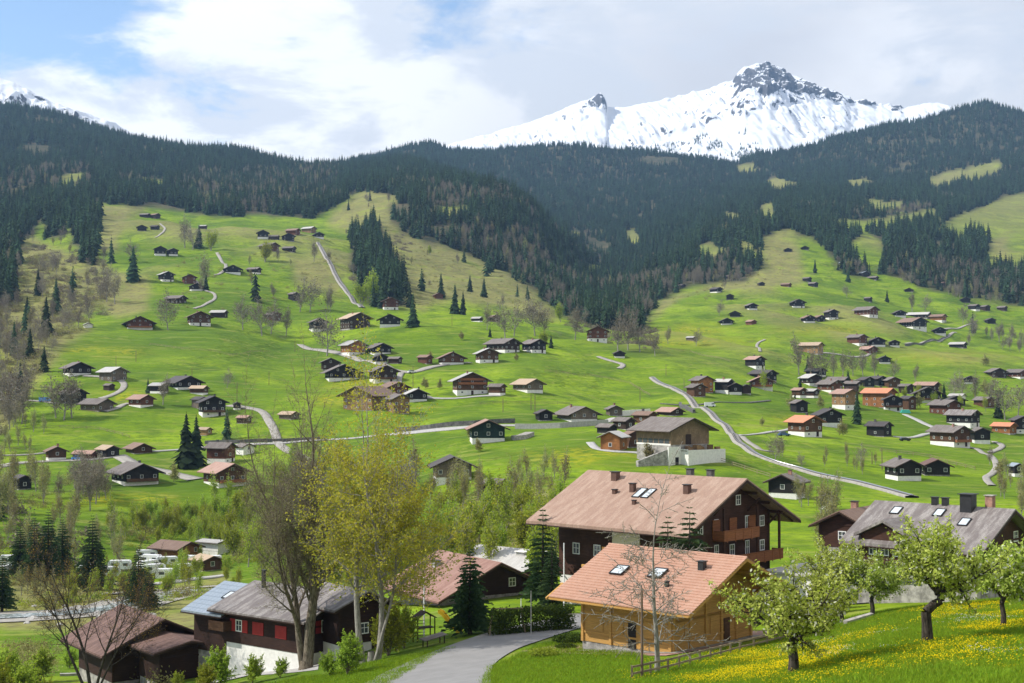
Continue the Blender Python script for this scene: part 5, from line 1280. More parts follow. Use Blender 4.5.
for y in np.linspace(-l / 2 - 2.2, l / 2 + 2.2, 9):      # rafters under the eaves
    for s in (-1, 1): b.bar((s * g / 2, y, ez - .1), (s * (g / 2 + 2.35), y, ez - 2.35 * math.tan(R(pit)) - .1), .16, .2)
for s in (-1, 1):
    for f in (0.0, .5, 1.0): x = s * g / 2 * (1 - f); b.bar((x, -l / 2 - 2.5, ez + rise * f - .14), (x, l / 2 + 2.5, ez + rise * f - .14), .2, .24)
    for yy in (-l / 2, l / 2): b.bar((s * g / 2, yy, ez - 1.5), (s * (g / 2 + 1.6), yy, ez - .85), .2, .22)
b.build('rafter', M['wood_honey'], hc)
def panel(par, name, y0, y1, z0, z1, mat, side=-1):
    return MB().box(-g / 2 - .12, -g / 2 - .06, y0, y1, z0, z1).build(name, M[mat], par)
for y in (-2.3, .9, 3.1): panel(hc, 'shutter', y - .65, y + .65, 1.35, 2.8, 'wood_honey')
b = MB().box(-g / 2 - .12, -g / 2 - .06, -1.1, -.3, .35, 2.5).build('door', M['wood_black'], hc)
for x in (-3.6, 0.2, 4.0): MB().box(x - .7, x + .7, -l / 2 - .12, -l / 2 - .06, 1.3, 2.75).build('shutter', M['wood_honey'], hc)
MB().box(1.6, 2.5, -l / 2 - .14, -l / 2 - .06, .35, 2.4).build('door', M['wood_brown'], hc)
# paving round it
b = MB(); c_, s_ = math.cos(a), math.sin(a)
def loc2w(x, y): return (loc.x + x * c_ - y * s_, loc.y + x * s_ + y * c_)
def sheet(name, pts, mat, lift, kind='structure', n=14):
    """a flat surface laid on the ground inside a quadrilateral"""
    vs = []; 
    for i in range(n + 1):
        for j in range(n + 1):
            u, v = i / n, j / n; x = (pts[0][0] * (1 - u) + pts[1][0] * u) * (1 - v) + (pts[3][0] * (1 - u) + pts[2][0] * u) * v; y = (pts[0][1] * (1 - u) + pts[1][1] * u) * (1 - v) + (pts[3][1] * (1 - u) + pts[2][1] * u) * v
            vs.append((x, y, gz(x, y).z + lift))
    m_ = n + 1; fs = [(i * m_ + j, (i + 1) * m_ + j, (i + 1) * m_ + j + 1, i * m_ + j + 1) for i in range(n) for j in range(n)]
    o = MB().add(vs, fs).build(name, M[mat], smooth=True); tag(o, kind=kind); return o
sheet('terrace', [loc2w(-g / 2 - 2.6, -l / 2 - 1.2), loc2w(g / 2 + 5, -l / 2 - 2.0), loc2w(g / 2 + 4, l / 2 + 5), loc2w(-g / 2 - 2.6, l / 2 + 5)], 'paving', 0.06)
sheet('gravel_strip', [loc2w(-g / 2 - .9, -l / 2 - .9), loc2w(g / 2 + 1, -l / 2 - .9), loc2w(g / 2 + 1, l / 2), loc2w(-g / 2 - .9, l / 2)], 'gravel', 0.10)
# big dark chalet
g, l, a = 16.5, 19.0, R(48); pit = 25; rise = g / 2 * math.tan(R(pit)); zr = -11.8
loc = corner_loc(690, 610, 160, a, g, l); H = zr - loc.z
bc = chalet('chalet', loc, a, g, l, H, 'large dark brown three storey chalet with balconies and weathered pink roof', 'm', 'W', 1, hb=2.4, lod=2, pitch=pit, ov=3.6, ovl=2.3, gable=[], sides=(), chim=0, balc=0, cat='house', found=4, th=0.4)
ez = H - rise; ro = part(bc, 'roof')[0]
for k, (z, n) in enumerate(((ez - 4.1, 5), (ez - 1.2, 5), )):
    for i in range(n):
        x = -g / 2 + g * (i + .6) / (n + .1); add_window(bc, x, -l / 2 - .06, z, 0.85 if i % 2 else 1.0, 1.7 if i % 2 else 1.3, 0, 2)
for x in (-2.4, 1.5): add_window(bc, x, -l / 2 - .06, ez + 1.6, 1.0, 1.2, 0, 2)
for y, z in ((-6.5, ez - 1.7), (-.4, ez - 1.5), (6.9, ez - 1.5), (6.9, ez - 4.5), (3.7, ez - 4.5), (-6, ez - 4.5), (7.2, 1.2), (3, 1.3)): add_window(bc, -g / 2 - .06, y, z, 1.05, 1.35, -math.pi / 2, 2)
MB().box(-g / 2 - .16, -g / 2 - .06, -2.6, 1.4, .2, ez - .1).build('plaster_panel', M['cream'], bc); add_window(bc, -g / 2 - .17, -.5, ez - .9, 1.1, .8, -math.pi / 2, 2)
for z, x0, x1 in ((ez - 5.6, -g / 2 - 1.2, g / 2 + .6), (ez - 2.6, -3.8, 3.6)):
    yy = -l / 2 - .1; q = MB(); d = 1.5; q.box(x0, x1, yy - d, yy, z - .18, z)
    q.box(x0, x1, yy - d - .06, yy - d, z - .15, z + 1.0); q.box(x0, x0 + .06, yy - d, yy, z - .15, z + 1.0); q.box(x1 - .06, x1, yy - d, yy, z - .15, z + 1.0); q.box(x0 - .05, x1 + .05, yy - d - .12, yy - d + .05, z + 1.0, z + 1.08)
    for x in np.arange(x0 + .6, x1, 1.7): q.box(x - .08, x + .08, yy - d - .1, yy - d - .06, z - .3, z + 1.0)
    q.build('balcony', M['wood_balcony'], bc)
for x in (-3.6, 3.4, g / 2): MB().box(x - .12, x + .12, -l / 2 - 1.6, -l / 2 - 1.36, ez - 5.6, ez + (1.0 if abs(x) < 5 else 0)).build('post', M['wood_mahogany'], bc)
for x in (-3.2, .3, 4.3): MB().box(x - .75, x + .75, -l / 2 - .2, -l / 2 - .12, ez - 2.5, ez - .4).build('shutter', M['wood_balcony'], bc)
b = MB()
for s in (-1, 1):
    for f in (0.0, .34, .67, 1.0): x = s * g / 2 * (1 - f); b.bar((x, -l / 2 - 1.9, ez + rise * f - .2), (x, l / 2 + 1.9, ez + rise * f - .2), .24, .3)
    for x in (s * 3.6, s * 7.8): b.bar((x, -l / 2 - .1, ez + rise * (1 - abs(x) / (g / 2)) - 2.0), (x, -l / 2 - 1.7, ez + rise * (1 - abs(x) / (g / 2)) - .4), .2, .22)
    for y in np.linspace(-l / 2 - 1.6, l / 2 + 1.6, 10): b.bar((s * g / 2, y, ez - .15), (s * (g / 2 + 2.9), y, ez - 2.9 * math.tan(R(pit)) - .12), .18, .22)
b.build('rafter', M['wood_mahogany'], bc)
for y, f, s in ((6.0, .78, .8), (3.8, .42, .5), (1.6, .5, .6), (-.6, .18, .4), (-6.0, .55, .7)):
    chimney_mb(s, 0.95 if s > .55 else .45).build('chimney', [M['rail_rust'], M['dark_metal']], ro, (-g / 2 * (1 - f), y, ez + rise * f + .4))
for y in (-1.0, 0.3): skylight(ro, g, ez, rise, y, .46, -1, 1.05, 2.2, .44)
for y in (-3.5, -6.4): chimney_mb(.7, .9).build('chimney', [M['darkstone'], M['dark_metal']], ro, (.5, y, ez + rise + .25))
# white garage roof at its foot
p = at(810, 583, 165); gr = empty('garage', p, R(48)); tag(gr, 'low white garage with pale flat roof at the foot of the big dark chalet', 'garage')
MB().box(-4.5, 4.5, -3, 3, -2, 3.4).build('wall', M['plaster'], gr); MB().box(-4.9, 4.9, -3.4, 3.4, 3.4, 3.65).build('roof', M['roof_light'], gr); MB().box(-2, 1.5, -3.08, -3.0, 0.2, 2.6).build('garage_door', M['wood_green'], gr)
# long grey roofed chalet on the right
g, l, a = 12.6, 13.5, R(47); pit = 26; rise = g / 2 * math.tan(R(pit))
loc = corner_loc(977, 604, 146, a, g, l); zr = -(512 - 380) / F * 150; H = zr - loc.z
gc = chalet('chalet', loc, a, g, l, H, 'dark chalet with long weathered grey roof and black chimney behind the apple trees', 'm', 's', 1, hb=1.8, lod=2, pitch=pit, ov=1.7, ovl=1.4, chim=0, balc=0, cat='house', sides=(-1,), found=5, th=0.36, bmat='stone')
ez = H - rise; ro = part(gc, 'roof')[0]; ro.data.materials[1] = M['wood_dark']
for y, f in ((4.6, .72), (-.4, .74), (-3.9, .52)): skylight(ro, g, ez, rise, y, f, -1, 1.1, 1.5, .40)
chimney_mb(1.3, 1.7).build('chimney', [M['dark_metal'], M['dark_metal']], ro, (-.6, -3.2, ez + rise)); chimney_mb(.8, 1.6).build('chimney', [M['brick'], M['stone']], ro, (.4, -5.2, ez + rise)); chimney_mb(.6, .9).build('vent_pipe', [M['dark_metal'], M['dark_metal']], ro, (0, -.3, ez + rise + .2)); chimney_mb(.6, .9).build('vent_pipe', [M['dark_metal'], M['dark_metal']], ro, (0, .9, ez + rise + .2))
# cross gable on the long side
dm = MB(); dw = 5.6; dr = dw / 2 * math.tan(R(pit)); xe = -g / 2 - 1.0; zt = ez + dr + .5
for s in (-1, 1):
    y0, y1 = s * (dw / 2 + .6), 0; z0 = zt - dr * 1.22; xr = -g / 2 * (1 - (zt - ez) / rise)
    vs = [(xe - .6, 3.0 + y0, z0), (xe - .6, 3.0, zt), (xr + .3, 3.0, zt), (-g / 2 * (1 - max(z0 - ez, 0) / rise) + .3, 3.0 + y0, z0)]
    dm.add(vs + [(x, y, z + .3) for x, y, z in vs], [(0, 1, 2, 3)[::-1], (4, 5, 6, 7), (0, 1, 5, 4), (1, 2, 6, 5), (2, 3, 7, 6), (3, 0, 4, 7)])
dm.build('cross_gable_roof', M['roof_slate'], gc)
b = MB(); b.add([(xe, 3 - dw / 2, ez - 3.4), (xe, 3 + dw / 2, ez - 3.4), (xe, 3 + dw / 2, zt - dr - .1), (xe, 3, zt - .1), (xe, 3 - dw / 2, zt - dr - .1), (-g / 2, 3 - dw / 2, ez - 3.4), (-g / 2, 3 + dw / 2, ez - 3.4), (-g / 2, 3 + dw / 2, zt - dr - .1), (-g / 2, 3, zt - .1), (-g / 2, 3 - dw / 2, zt - dr - .1)],
      [(4, 3, 2, 1, 0), (0, 1, 6, 5), (1, 2, 7, 6), (4, 0, 5, 9)]); b.build('cross_gable_wall', M['wood_mahogany'], gc)
for y in (1.6, 3.0, 4.4): add_window(gc, xe - .02, y, ez - 1.1, .95, 1.2, -math.pi / 2, 2)
# brown roofed house behind it
p = at(856, 545, 182); p.z = -21.2
chalet('chalet', p, R(-38), 6.2, 8.0, 4.6, 'dark house with rusty brown roof between the big chalet and the long grey roof', 'm', 'b', 0, lod=2, pitch=26, cat='house', found=7, balc=0, sides=())
# chalet with rust pink roof left of the big one, and the grey roof behind it
g, l, a = 14.0, 12.5, R(32); loc = corner_loc(446, 632, 180, a, g, l)
rise = g / 2 * math.tan(R(25)); H = -(567 - 380) / F * 186 - loc.z
rc_ = chalet('chalet', loc, a, g, l, H, 'dark chalet with a faded red roof between the young spruce and the tall trees', 'e', 'r', 0, lod=2, pitch=25, ov=2.2, ovl=2.0, chim=0, cat='house', balc=0, found=5, hb=.8, sides=(-1,))
ro = part(rc_, 'roof')[0]; chimney_mb(.9, 2.0).build('chimney', [M['concrete'], M['dark_metal']], ro, (-3.2, 3.2, H - 1.6))
MB().box(-4.2, -2.6, -l / 2 - 1.8, l / 2 + 2, 0, .06).build('snow_guard', M['roof_light'], ro, (0, 0, 0)).matrix_local = Matrix.Translation((-3.7, 0, H - rise + rise * .47 + .36)) @ Matrix.Rotation(-R(25), 4, 'Y') @ Matrix.Scale(.25, 4, (1, 0, 0))
p = at(512, 590, 215)
h2 = chalet('chalet', p, R(50), 9.5, 11, -(549 - 380) / F * 218 - p.z, 'house with pale grey roof and white chimney behind the faded red roof', 'e', 'l', 0, lod=2, pitch=24, cat='house', chim=0, balc=0, found=5, sides=())
ro = part(h2, 'roof')[0]; hh = -(549 - 380) / F * 218 - p.z; chimney_mb(1.5, 1.2).build('chimney', [M['concrete'], M['plaster']], ro, (-1.0, -3.0, hh - .8)); chimney_mb(.7, .9).build('chimney', [M['brick'], M['dark_metal']], ro, (-3.0, 2.6, hh - 1.8))
# red shuttered chalet with the blue metal roof
g, l, a = 10.5, 12.5, R(52); loc = corner_loc(306, 668, 146, a, g, l); pit = 19; rise = g / 2 * math.tan(R(pit)); H = -(585 - 380) / F * 156 - loc.z
rs_ = chalet('chalet', loc, a, g, l, H, 'dark brown chalet with red shutters, mossy grey roof and white base', 'e', 's', 1, hb=1.3, lod=2, pitch=pit, ov=1.4, ovl=1.2, chim=0, cat='house', balc=0, found=4, gable=[], sides=())
ez = H - rise; ro = part(rs_, 'roof')[0]
for i, y in enumerate((3.9, .9, -2.6)):
    z = 1.6 + 1.6; 
    if i == 0: add_window(rs_, -g / 2 - .06, y, z, 1.0, 1.25, -math.pi / 2, 2)
    for s in ((-1, 1) if i == 0 else (-.44, .44)): MB().box(-g / 2 - .13, -g / 2 - .07, y + s * .95 - .42, y + s * .95 + .42, z - .65, z + .65).build('shutter', M['red_paint'], rs_)
for x in (-2.6, 1.2):
    add_window(rs_, x, -l / 2 - .06, 3.9, 1.2, 1.3, 0, 2)
    for s in (-1, 1): MB().box(x + s * 1.0 - .38, x + s * 1.0 + .38, -l / 2 - .13, -l / 2 - .07, 3.25, 4.55).build('shutter', M['red_paint'], rs_)
chimney_mb(.35, 2.3).build('chimney', [M['dark_metal'], M['dark_metal']], ro, (-1.2, 4.6, H - .6))
MB().box(-g / 2 - 1.3, -g / 2 - .12, 5.0, 7.4, 2.6, 3.6).build('window_box', M['wood_brown'], rs_)
c_, s_ = math.cos(a), math.sin(a); p = Vector((loc.x - 8.6 * s_ - .5 * c_, loc.y + 8.6 * c_ - .5 * s_, loc.z - .3))
an = chalet('chalet_annex', p, a, 9.4, 5.2, H - .1, 'blue grey metal roofed wing at the left end of the red shuttered chalet', 'e', 'm', 0, lod=2, pitch=22, ov=1.4, ovl=.7, chim=0, cat='house', balc=0, found=5, sides=(), gable=[])
skylight(part(an, 'roof')[0], 9.4, H - .1 - 4.7 * math.tan(R(22)), 4.7 * math.tan(R(22)), -.5, .45, -1, 1.0, 1.5, .34)
p = at(346, 640, 150); chalet('chalet', p, R(38), 6.0, 7.0, -(588 - 380) / F * 150 - p.z, 'small gabled house with red shutters behind the two tall trees', 'e', 's', 1, lod=2, pitch=22, chim=0, cat='house', balc=0, found=4, sides=())
# old barn at the lower left
g, l, a = 11.0, 10.5, R(36); loc = corner_loc(112, 678, 158, a, g, l); H = -(613 - 380) / F * 165 - loc.z
ob = chalet('farm_barn', loc, a, g, l, H, 'old wooden barn with rust brown roof behind the multi stemmed bare tree', 'e', 'R', 0, lod=2, pitch=25, ov=1.7, ovl=1.5, chim=0, cat='barn', balc=0, found=5, sides=(), gable=[], hb=.5)
MB().box(-2, 1.4, -l / 2 - .14, -l / 2 - .07, .5, 3.4).build('barn_door', M['wood_black'], ob)
p = at(178, 672, 158); chalet('shed', p, R(36), 6.5, 5.5, 4.4, 'low lean to shed with maroon roof beside the old rust roofed barn', 'e', 'R', 0, lod=2, pitch=12, chim=0, cat='shed', balc=0, found=3, sides=(), gable=[])
# camp site in the valley
p = at(176, 566, 365); chalet('camp_house', p, R(58), 7.5, 8.5, 4.4, 'camp site house with reddish roof and white front behind the caravans', 'o', 'b', 1, lod=1, pitch=18, chim=0, cat='house', found=3, balc=0)
p = at(214, 561, 372); chalet('camp_house', p, R(60), 4.5, 6.5, 3.4, 'white flat topped cabin at the right of the camp site', 'w', 'l', 1, lod=1, pitch=9, chim=0, cat='cabin', found=3, balc=0)
p = at(207, 573, 345); chalet('camp_house', p, R(40), 5.0, 5.5, 3.4, 'brown camp cabin with tan roof at the right of the caravans', 'b', 't', 0, lod=1, pitch=20, chim=0, cat='cabin', found=3, balc=0)
def caravan(loc, rz, label):
    o = empty('caravan', loc, rz); tag(o, label, 'caravan', 'caravans parked on the camp site')
    b = MB(); pr = [(-2.6, .55), (2.5, .55), (2.75, 1.3), (2.5, 2.35), (2.1, 2.6), (-2.3, 2.6), (-2.65, 2.2), (-2.75, 1.2)]; b.prism(pr, -1.05, 1.05); b.bar((2.6, 0, .6), (3.6, 0, .5), .12); b.build('body', M['car_white'], o)
    for s in (-1, 1):
        MB().box(-1.9, -.7, s * 1.05 - .02, s * 1.05 + .02, 1.35, 2.0).build('window', M['glass'], o); MB().box(.9, 2.0, s * 1.05 - .02, s * 1.05 + .02, 1.35, 2.0).build('window', M['glass'], o)
        w_ = MB(); w_.tube((0, s * .85, .35), (0, s * 1.05, .35), .34, .34, 12, 0, True); w_.build('wheel', M['rubber'], o)
    MB().box(-.3, .4, -1.09, -1.03, .7, 2.3).build('door', M['white_paint'], o); return o
CV = [(147, 560, 'white caravan at the back left of the camp site'), (151, 565, 'white caravan left of the camp house'), (148, 571, 'white caravan behind the pointed spruces'), (154, 575, 'white caravan at the front left of the camp road'), (168, 580, 'biggest white caravan close to the camp road'), (167, 567, 'white caravan with its side against the camp house'), (192, 566, 'white caravan between camp house and brown cabin'), (202, 568, 'white caravan left of the brown camp cabin'), (181, 575, 'white caravan in the middle of the camp site behind a bush'), (211, 566, 'white caravan in front of the flat topped cabin'),
      (11, 566, 'white caravan at the far left of the camp'), (26, 574, 'white caravan left of the dark spruce group'), (5, 577, 'white caravan cut by the left picture edge'), (84, 576, 'white caravan between the two spruce groups'), (120, 571, 'white caravan behind the golden budded branches'), (108, 578, 'white caravan in front of the one behind the golden branches')]
for i, (x, y, lb) in enumerate(CV): p = at(x, y); caravan(p, (0.2, -.3, 1.0, .5, .1)[i % 5], lb)
p = at(190, 549); b = MB(); b.prism([(-4, 0), (4, 0), (3.6, 1.0), (-3.6, 1.2)], -1.6, 1.6); o = b.build('covered_boat', M['blue_sheet'], None, p); tag(o, 'long bright blue covered load on the green slope behind the camp', 'tarpaulin')
# ---- cars
def car(name, loc, rz, mat, label, van=False):
    o = empty(name, loc, rz); tag(o, label, 'van' if van else 'car')
    pr = [(-2.2, .35), (2.2, .35), (2.25, .8), (1.3, .98), (-2.2, .98)] if not van else [(-2.5, .35), (2.5, .35), (2.5, 1.1), (2.0, 1.4), (1.6, 2.1), (-2.5, 2.15)]
    MB().prism(pr, -.88, .88).build('body', M[mat], o)
    if not van: MB().prism([(-1.9, .98), (1.2, .98), (.5, 1.45), (-1.5, 1.47)], -.78, .78).build('cabin', M['glass'], o); MB().prism([(-1.45, 1.45), (.45, 1.45), (.4, 1.52), (-1.4, 1.54)], -.74, .74).build('roof', M[mat], o)
    else: MB().box(.6, 1.9, -.9, .9, 1.2, 1.75).build('window', M['glass'], o)
    for x in (-1.4, 1.4):
        for s in (-1, 1): MB().tube((x, s * .7, .33), (x, s * .92, .33), .33, .33, 12, 0, True).build('wheel', M['rubber'], o)
car('car', at(784, 436), .2, 'blue_paint', 'dark blue car parked left of the orange roofed house'); car('van', at(710, 407), .0, 'car_white', 'white van parked beside the railway curve', True)
car('car', at(412, 373), .5, 'car_white', 'pale car on the lane right of the tall dark chalet'); car('car', at(905, 441), .1, 'dark_metal', 'dark car on the lane below the slate roofed barn'); car('car', at(78, 460), .1, 'blue_sheet', 'turquoise car between the low sheds on the left roadside'); car('van', at(45, 402), .1, 'blue_sheet', 'blue and white van alone on the left meadow', True)
p = at(905, 413); o = MB().prism([(-2.6, 0), (2.6, 0), (1.6, 1.6), (-1.6, 1.6)], -1.4, 1.4).build('market_tent', M['turquoise'], None, p); tag(o, 'turquoise tent beside the brown village house', 'tent')
# ---- poles
def pole(name, px, py, hpx, r, mat, label, Y=None, base=None, cross=False):
    p = at(px, py, Y); h = hpx * p.y / F; b = MB(); b.tube((0, 0, -.5), (0, 0, h), r, r * .7, 8, 0, True)
    if not base and not cross: o = b.build(name, M[mat], None, p); tag(o, label, 'pole'); return o
    o = empty(name, p); tag(o, label, 'pole'); b.build('pole', M[mat], o)
    if base: MB().tube((0, 0, -.3), (0, 0, h * .34), .42, .2, 10, 0, True).build('footing', M[base], o)
    if cross: MB().box(-.7, .7, -.07, .07, h - .5, h - .35).build('crossbar', M[mat], o)
pole('wooden_pole', 642, 678, 87, .10, 'timber_pole', 'slim dark pole standing left of the bare tree')
pole('flag_pole', 564, 612, 80, .08, 'white_paint', 'white flag pole at the left corner of the big dark chalet', 150)
pole('lamp_post', 531, 622, 44, .06, 'concrete', 'thin grey lamp post beside the driveway hedge', 140); pole('lamp_post', 521, 603, 26, .05, 'white_paint', 'thin white post behind the hedge', 150)
pole('flag_pole', 424, 625, 58, .09, 'white_paint', 'white flag pole before the faded red roof', 150)
pole('chimney_pole', 237, 665, 80, .13, 'orange_pole', 'rust coloured pole on a white cone before the red shuttered chalet', None, 'plaster')
for x, y, h, lab in ((237, 402, 20, 'thin power pole right of the ivy covered tree'), (535, 416, 22, 'thin power pole left of the grey brown farmhouse'), (503, 412, 14, 'thin power pole on the middle meadow'), (531, 410, 16, 'power pole left of the trellised farmhouse roof'), (640, 402, 16, 'power pole on the meadow above the big barn'), (666, 376, 12, 'short power pole beside the railway on the upper curve'),
                     (684, 394, 16, 'dark power pole by the brown barn at the village'), (882, 470, 22, 'thin power pole under the slate roofed barn'), (413, 388, 22, 'power pole behind the low dark house'), (29 + 107, 362, 12, 'power pole on the knoll meadow'), (116, 366, 10, 'small power pole on the knoll meadow'), (192, 380, 12, 'power pole above the long farmhouse'), (686, 390, 10, 'x'), (452, 326, 12, 'power pole near the meadow rim'), (872, 464, 12, 'power pole above the lower right pair'), (295, 352, 14, 'power pole on the left middle meadow'), (269, 385, 14, 'power pole on the empty middle meadow')):
    if lab != 'x': pole('power_pole', x, y, h, .16, 'timber_pole', lab)
# ---------------------------------------------------------------- driveway, paths, river
ribbon('driveway', [(392, 716), (412, 692), (432, 672), (466, 653), (505, 639), (545, 628), (590, 618), (625, 612)], lambda f: 13.0 - 7.0 * f, 'asphalt', 0.05, prof=[(-.5, 0), (-.25, 0), (0, 0), (.25, 0), (.5, 0)], step=1.2)
ribbon('garden_path', [(150, 704), (200, 686), (240, 677), (275, 668), (305, 662), (325, 655)], 2.4, 'concrete', 0.06, step=1.0)
ribbon('road', [(780, 612), (810, 607), (840, 604), (870, 602), (900, 600), (940, 598)], 5, 'asphalt', 0.08)
sheet('yard', [tuple(at(240, 672, 150).xy), tuple(at(318, 672, 140).xy), tuple(at(320, 650, 158).xy), tuple(at(250, 655, 160).xy)], 'concrete', 0.05)
rm = bpy.data.materials.new('river_water'); t = nt(rm); tc = t.nodes.new('ShaderNodeTexCoord'); nn = noise(t, tc.outputs['Object'], .8, 5, .7)
outp(t, princ(t, mixc(t, ramp(t, nn, .5, .65), (.20, .23, .22), (.7, .72, .72)), .25, .5, 0, bump(t, nn, .6, .3))); M['river'] = rm
RV = [(-90, 628), (-30, 621), (0, 618), (40, 616), (80, 613), (115, 608), (145, 600), (185, 593), (225, 590), (262, 586)]
ribbon('river_bank', RV, 15, 'gravel', 0.10, prof=[(-.5, 0), (-.25, .02), (0, 0), (.25, .02), (.5, 0)], step=2); ribbon('river', RV, 6, 'river', 0.25, prof=[(-.5, 0), (0, 0), (.5, 0)], step=2)
ribbon('valley_track', [(100, 595), (150, 592), (200, 588), (240, 585)], 3, 'gravel', .2)
for k in range(34):
    p = at(rng.uniform(0, 170), rng.uniform(600, 626)); bm = bmesh.new(); bmesh.ops.create_icosphere(bm, subdivisions=2, radius=rng.uniform(.4, 1.1))
    for v in bm.verts: v.co *= 1 + rng.uniform(-.16, .16); v.co.z *= .65
    me = bpy.data.meshes.new('boulder'); bm.to_mesh(me); bm.free(); me.materials.append(M['boulder']); o = link('boulder', me, None, p); tag(o, 'grey river boulder lying on the gravel bank at the lower left', 'boulder', 'boulders along the river')
# ---------------------------------------------------------------- fence, stairs, playground, hedge
def rail_fence(name, pts, h, sp, mat, label):
    P_ = [at(*p) if len(p) < 3 else at(*p) for p in pts]; o = empty(name, P_[0]); tag(o, label, 'fence'); rails = MB(); B0 = P_[0]
    prev = None
    for a_, c_ in zip(P_[:-1], P_[1:]):
        n = max(1, int((c_ - a_).length / sp))
        for j in range(n + 1):
            if j == 0 and prev: continue
            q = a_.lerp(c_, j / n); q = gz(q.x, q.y); MB().box(-.07, .07, -.07, .07, -.3, h).build('post', M[mat], o, q - B0)
            if prev:
                for z in (h - .08, h * .45): rails.bar(prev - B0 + Vector((0, -.1, z)), q - B0 + Vector((0, -.1, z)), .05, .14)
            prev = q
    rails.build('rail', M[mat], o)
rail_fence('rail_fence', [(632, 680), (668, 672), (700, 663), (740, 652), (780, 642), (818, 632)], .95, 2.3, 'wood_rail', 'weathered wooden rail fence between the meadow and the honey coloured chalet')
for pts, lab in (([(20, 432), (60, 428), (100, 430), (130, 438)], 'thin pasture fence below the wide grey barn on the left'), ([(150, 345), (190, 350), (230, 356), (270, 352)], 'thin pasture fence across the open knoll meadow'), ([(545, 372), (590, 376), (630, 384), (650, 396)], 'thin pasture fence on the slope above the railway'), ([(700, 430), (690, 445), (720, 462), (770, 478)], 'thin pasture fence beside the lower railway bend'),
                ([(640, 345), (690, 352), (730, 362)], 'thin pasture fence on the bright right meadow'), ([(880, 452), (930, 458), (975, 470)], 'thin pasture fence above the lower right pair of houses'), ([(480, 405), (520, 404), (570, 405)], 'thin pasture fence above the roadside wall')):
    rail_fence('pasture_fence', pts, 1.2, 5.0, 'wood_rail', lab)
rail_fence('stair_railing', [(262, 664), (285, 660), (300, 655)], 1.0, 1.4, 'wood_rail', 'wooden railing in front of the white base of the red shuttered chalet')
wall_along('stone_wall', [(845, 626), (858, 622), (872, 618)], .45, .6, 'stone', 'short low dry stone wall in the meadow left of the crooked apple tree'); wall_along('garden_edge', [(60, 676), (110, 674), (160, 672)], .3, .5, 'stone', 'low stone edge in front of the old rust roofed barn')
p = at(424, 640, 146); o = empty('climbing_frame', p, .5); o.scale = (.6, .6, .75); tag(o, 'dark wooden climbing frame with ladder beside the yellow slide', 'climbing frame')
for x in (-1.6, 1.6):
    for y in (-.9, .9): MB().box(x - .08, x + .08, y - .08, y + .08, -.3, 3.2).build('post', M['wood_dark'], o)
MB().box(-1.6, 1.6, -.9, .9, 1.7, 1.8).build('platform', M['wood_dark'], o); b = MB()
for z in np.arange(.4, 3.1, .4): b.box(-1.6, -.2, -.95, -.89, z, z + .07)
b.build('ladder', M['wood_grey'], o); MB().prism([(-1.9, 3.0), (0, 3.9), (1.9, 3.0), (1.9, 3.1), (0, 4.0), (-1.9, 3.1)], -1.2, 1.2).build('roof', M['wood_dark'], o)
p = at(444, 634, 148); o = empty('slide', p, -.35); o.scale = (.62, .7, .8); tag(o, 'yellow plastic slide in front of the young spruce', 'slide'); b = MB()
pts = [(-.9, 2.9), (-.2, 2.7), (1.2, 1.5), (2.4, .55), (3.2, .45), (3.2, .35), (2.4, .4), (1.1, 1.3), (-.3, 2.5), (-.9, 2.75)]
b.prism(pts, -.35, .35); up = [(x, z + (.35 if i < 5 else 0)) for i, (x, z) in enumerate(pts)]; b.prism(up, -.42, -.35); b.prism(up, .35, .42); b.build('chute', M['yellow_plastic'], o); MB().box(2.3, 2.5, -.3, .3, -.3, .45).build('leg', M['yellow_plastic'], o)
p = at(434, 641, 140); o = empty('shelter', p, .45); o.scale = (.62, .7, .6); tag(o, 'low wooden table with slanting roof by the driveway edge', 'shelter'); MB().prism([(-2.0, .9), (1.8, 1.7), (1.8, 1.82), (-2.0, 1.02)], -1.1, 1.1).build('roof', M['roof_grey'], o)
for x in (-1.5, 1.4):
    for y in (-.8, .8): MB().box(x - .07, x + .07, y - .07, y + .07, -.3, 1.0 if x < 0 else 1.6).build('post', M['wood_dark'], o)
p = at(507, 621, 142); o = empty('swing', p, .1); tag(o, 'wooden swing frame on the lawn before the clipped hedge', 'swing'); 
for s in (-1, 1):
    for q in (-.7, .7): MB().bar((s * 1.7 + s * .1, q, -.1), (s * 1.4, 0, 2.5), .1).build('leg', M['wood_rail'], o)
MB().bar((-1.6, 0, 2.5), (1.6, 0, 2.5), .12).build('crossbar', M['wood_rail'], o)
for x in (-.6, .6): b = MB(); b.bar((x - .2, 0, 2.5), (x - .2, 0, .5), .025).bar((x + .2, 0, 2.5), (x + .2, 0, .5), .025).box(x - .25, x + .25, -.1, .1, .45, .5); b.build('swing_seat', M['dark_metal'], o)
def shrub(name, loc, sx, sy, sz, n, size, mat, label, cat='bush', round_=True, rz=0):
    r_ = np.random.RandomState(int(abs(loc[0] * 10)) % 9999); P_ = r_.uniform(-1, 1, (n * 3, 3)); d = np.linalg.norm(P_, axis=1) if round_ else np.abs(P_).max(1); P_ = P_[(d < 1) & (d > .55)][:n]; P_[:, 2] = P_[:, 2] * .5 + .5
    P_ = P_ * [sx, sy, sz] * (1 + r_.normal(0, .05, (len(P_), 1)))
    me = leaves(P_, 2, size * .6, size, random.Random(3), M[mat], name); o = link(name, me, None, loc, rz); tag(o, label, cat); return o
p = at(532, 617, 143); shrub('clipped_hedge', p, 4.4, 1.0, 2.4, 5200, .12, 'hedge_leaf', 'long clipped dark green hedge beside the driveway', 'hedge', False, .45)
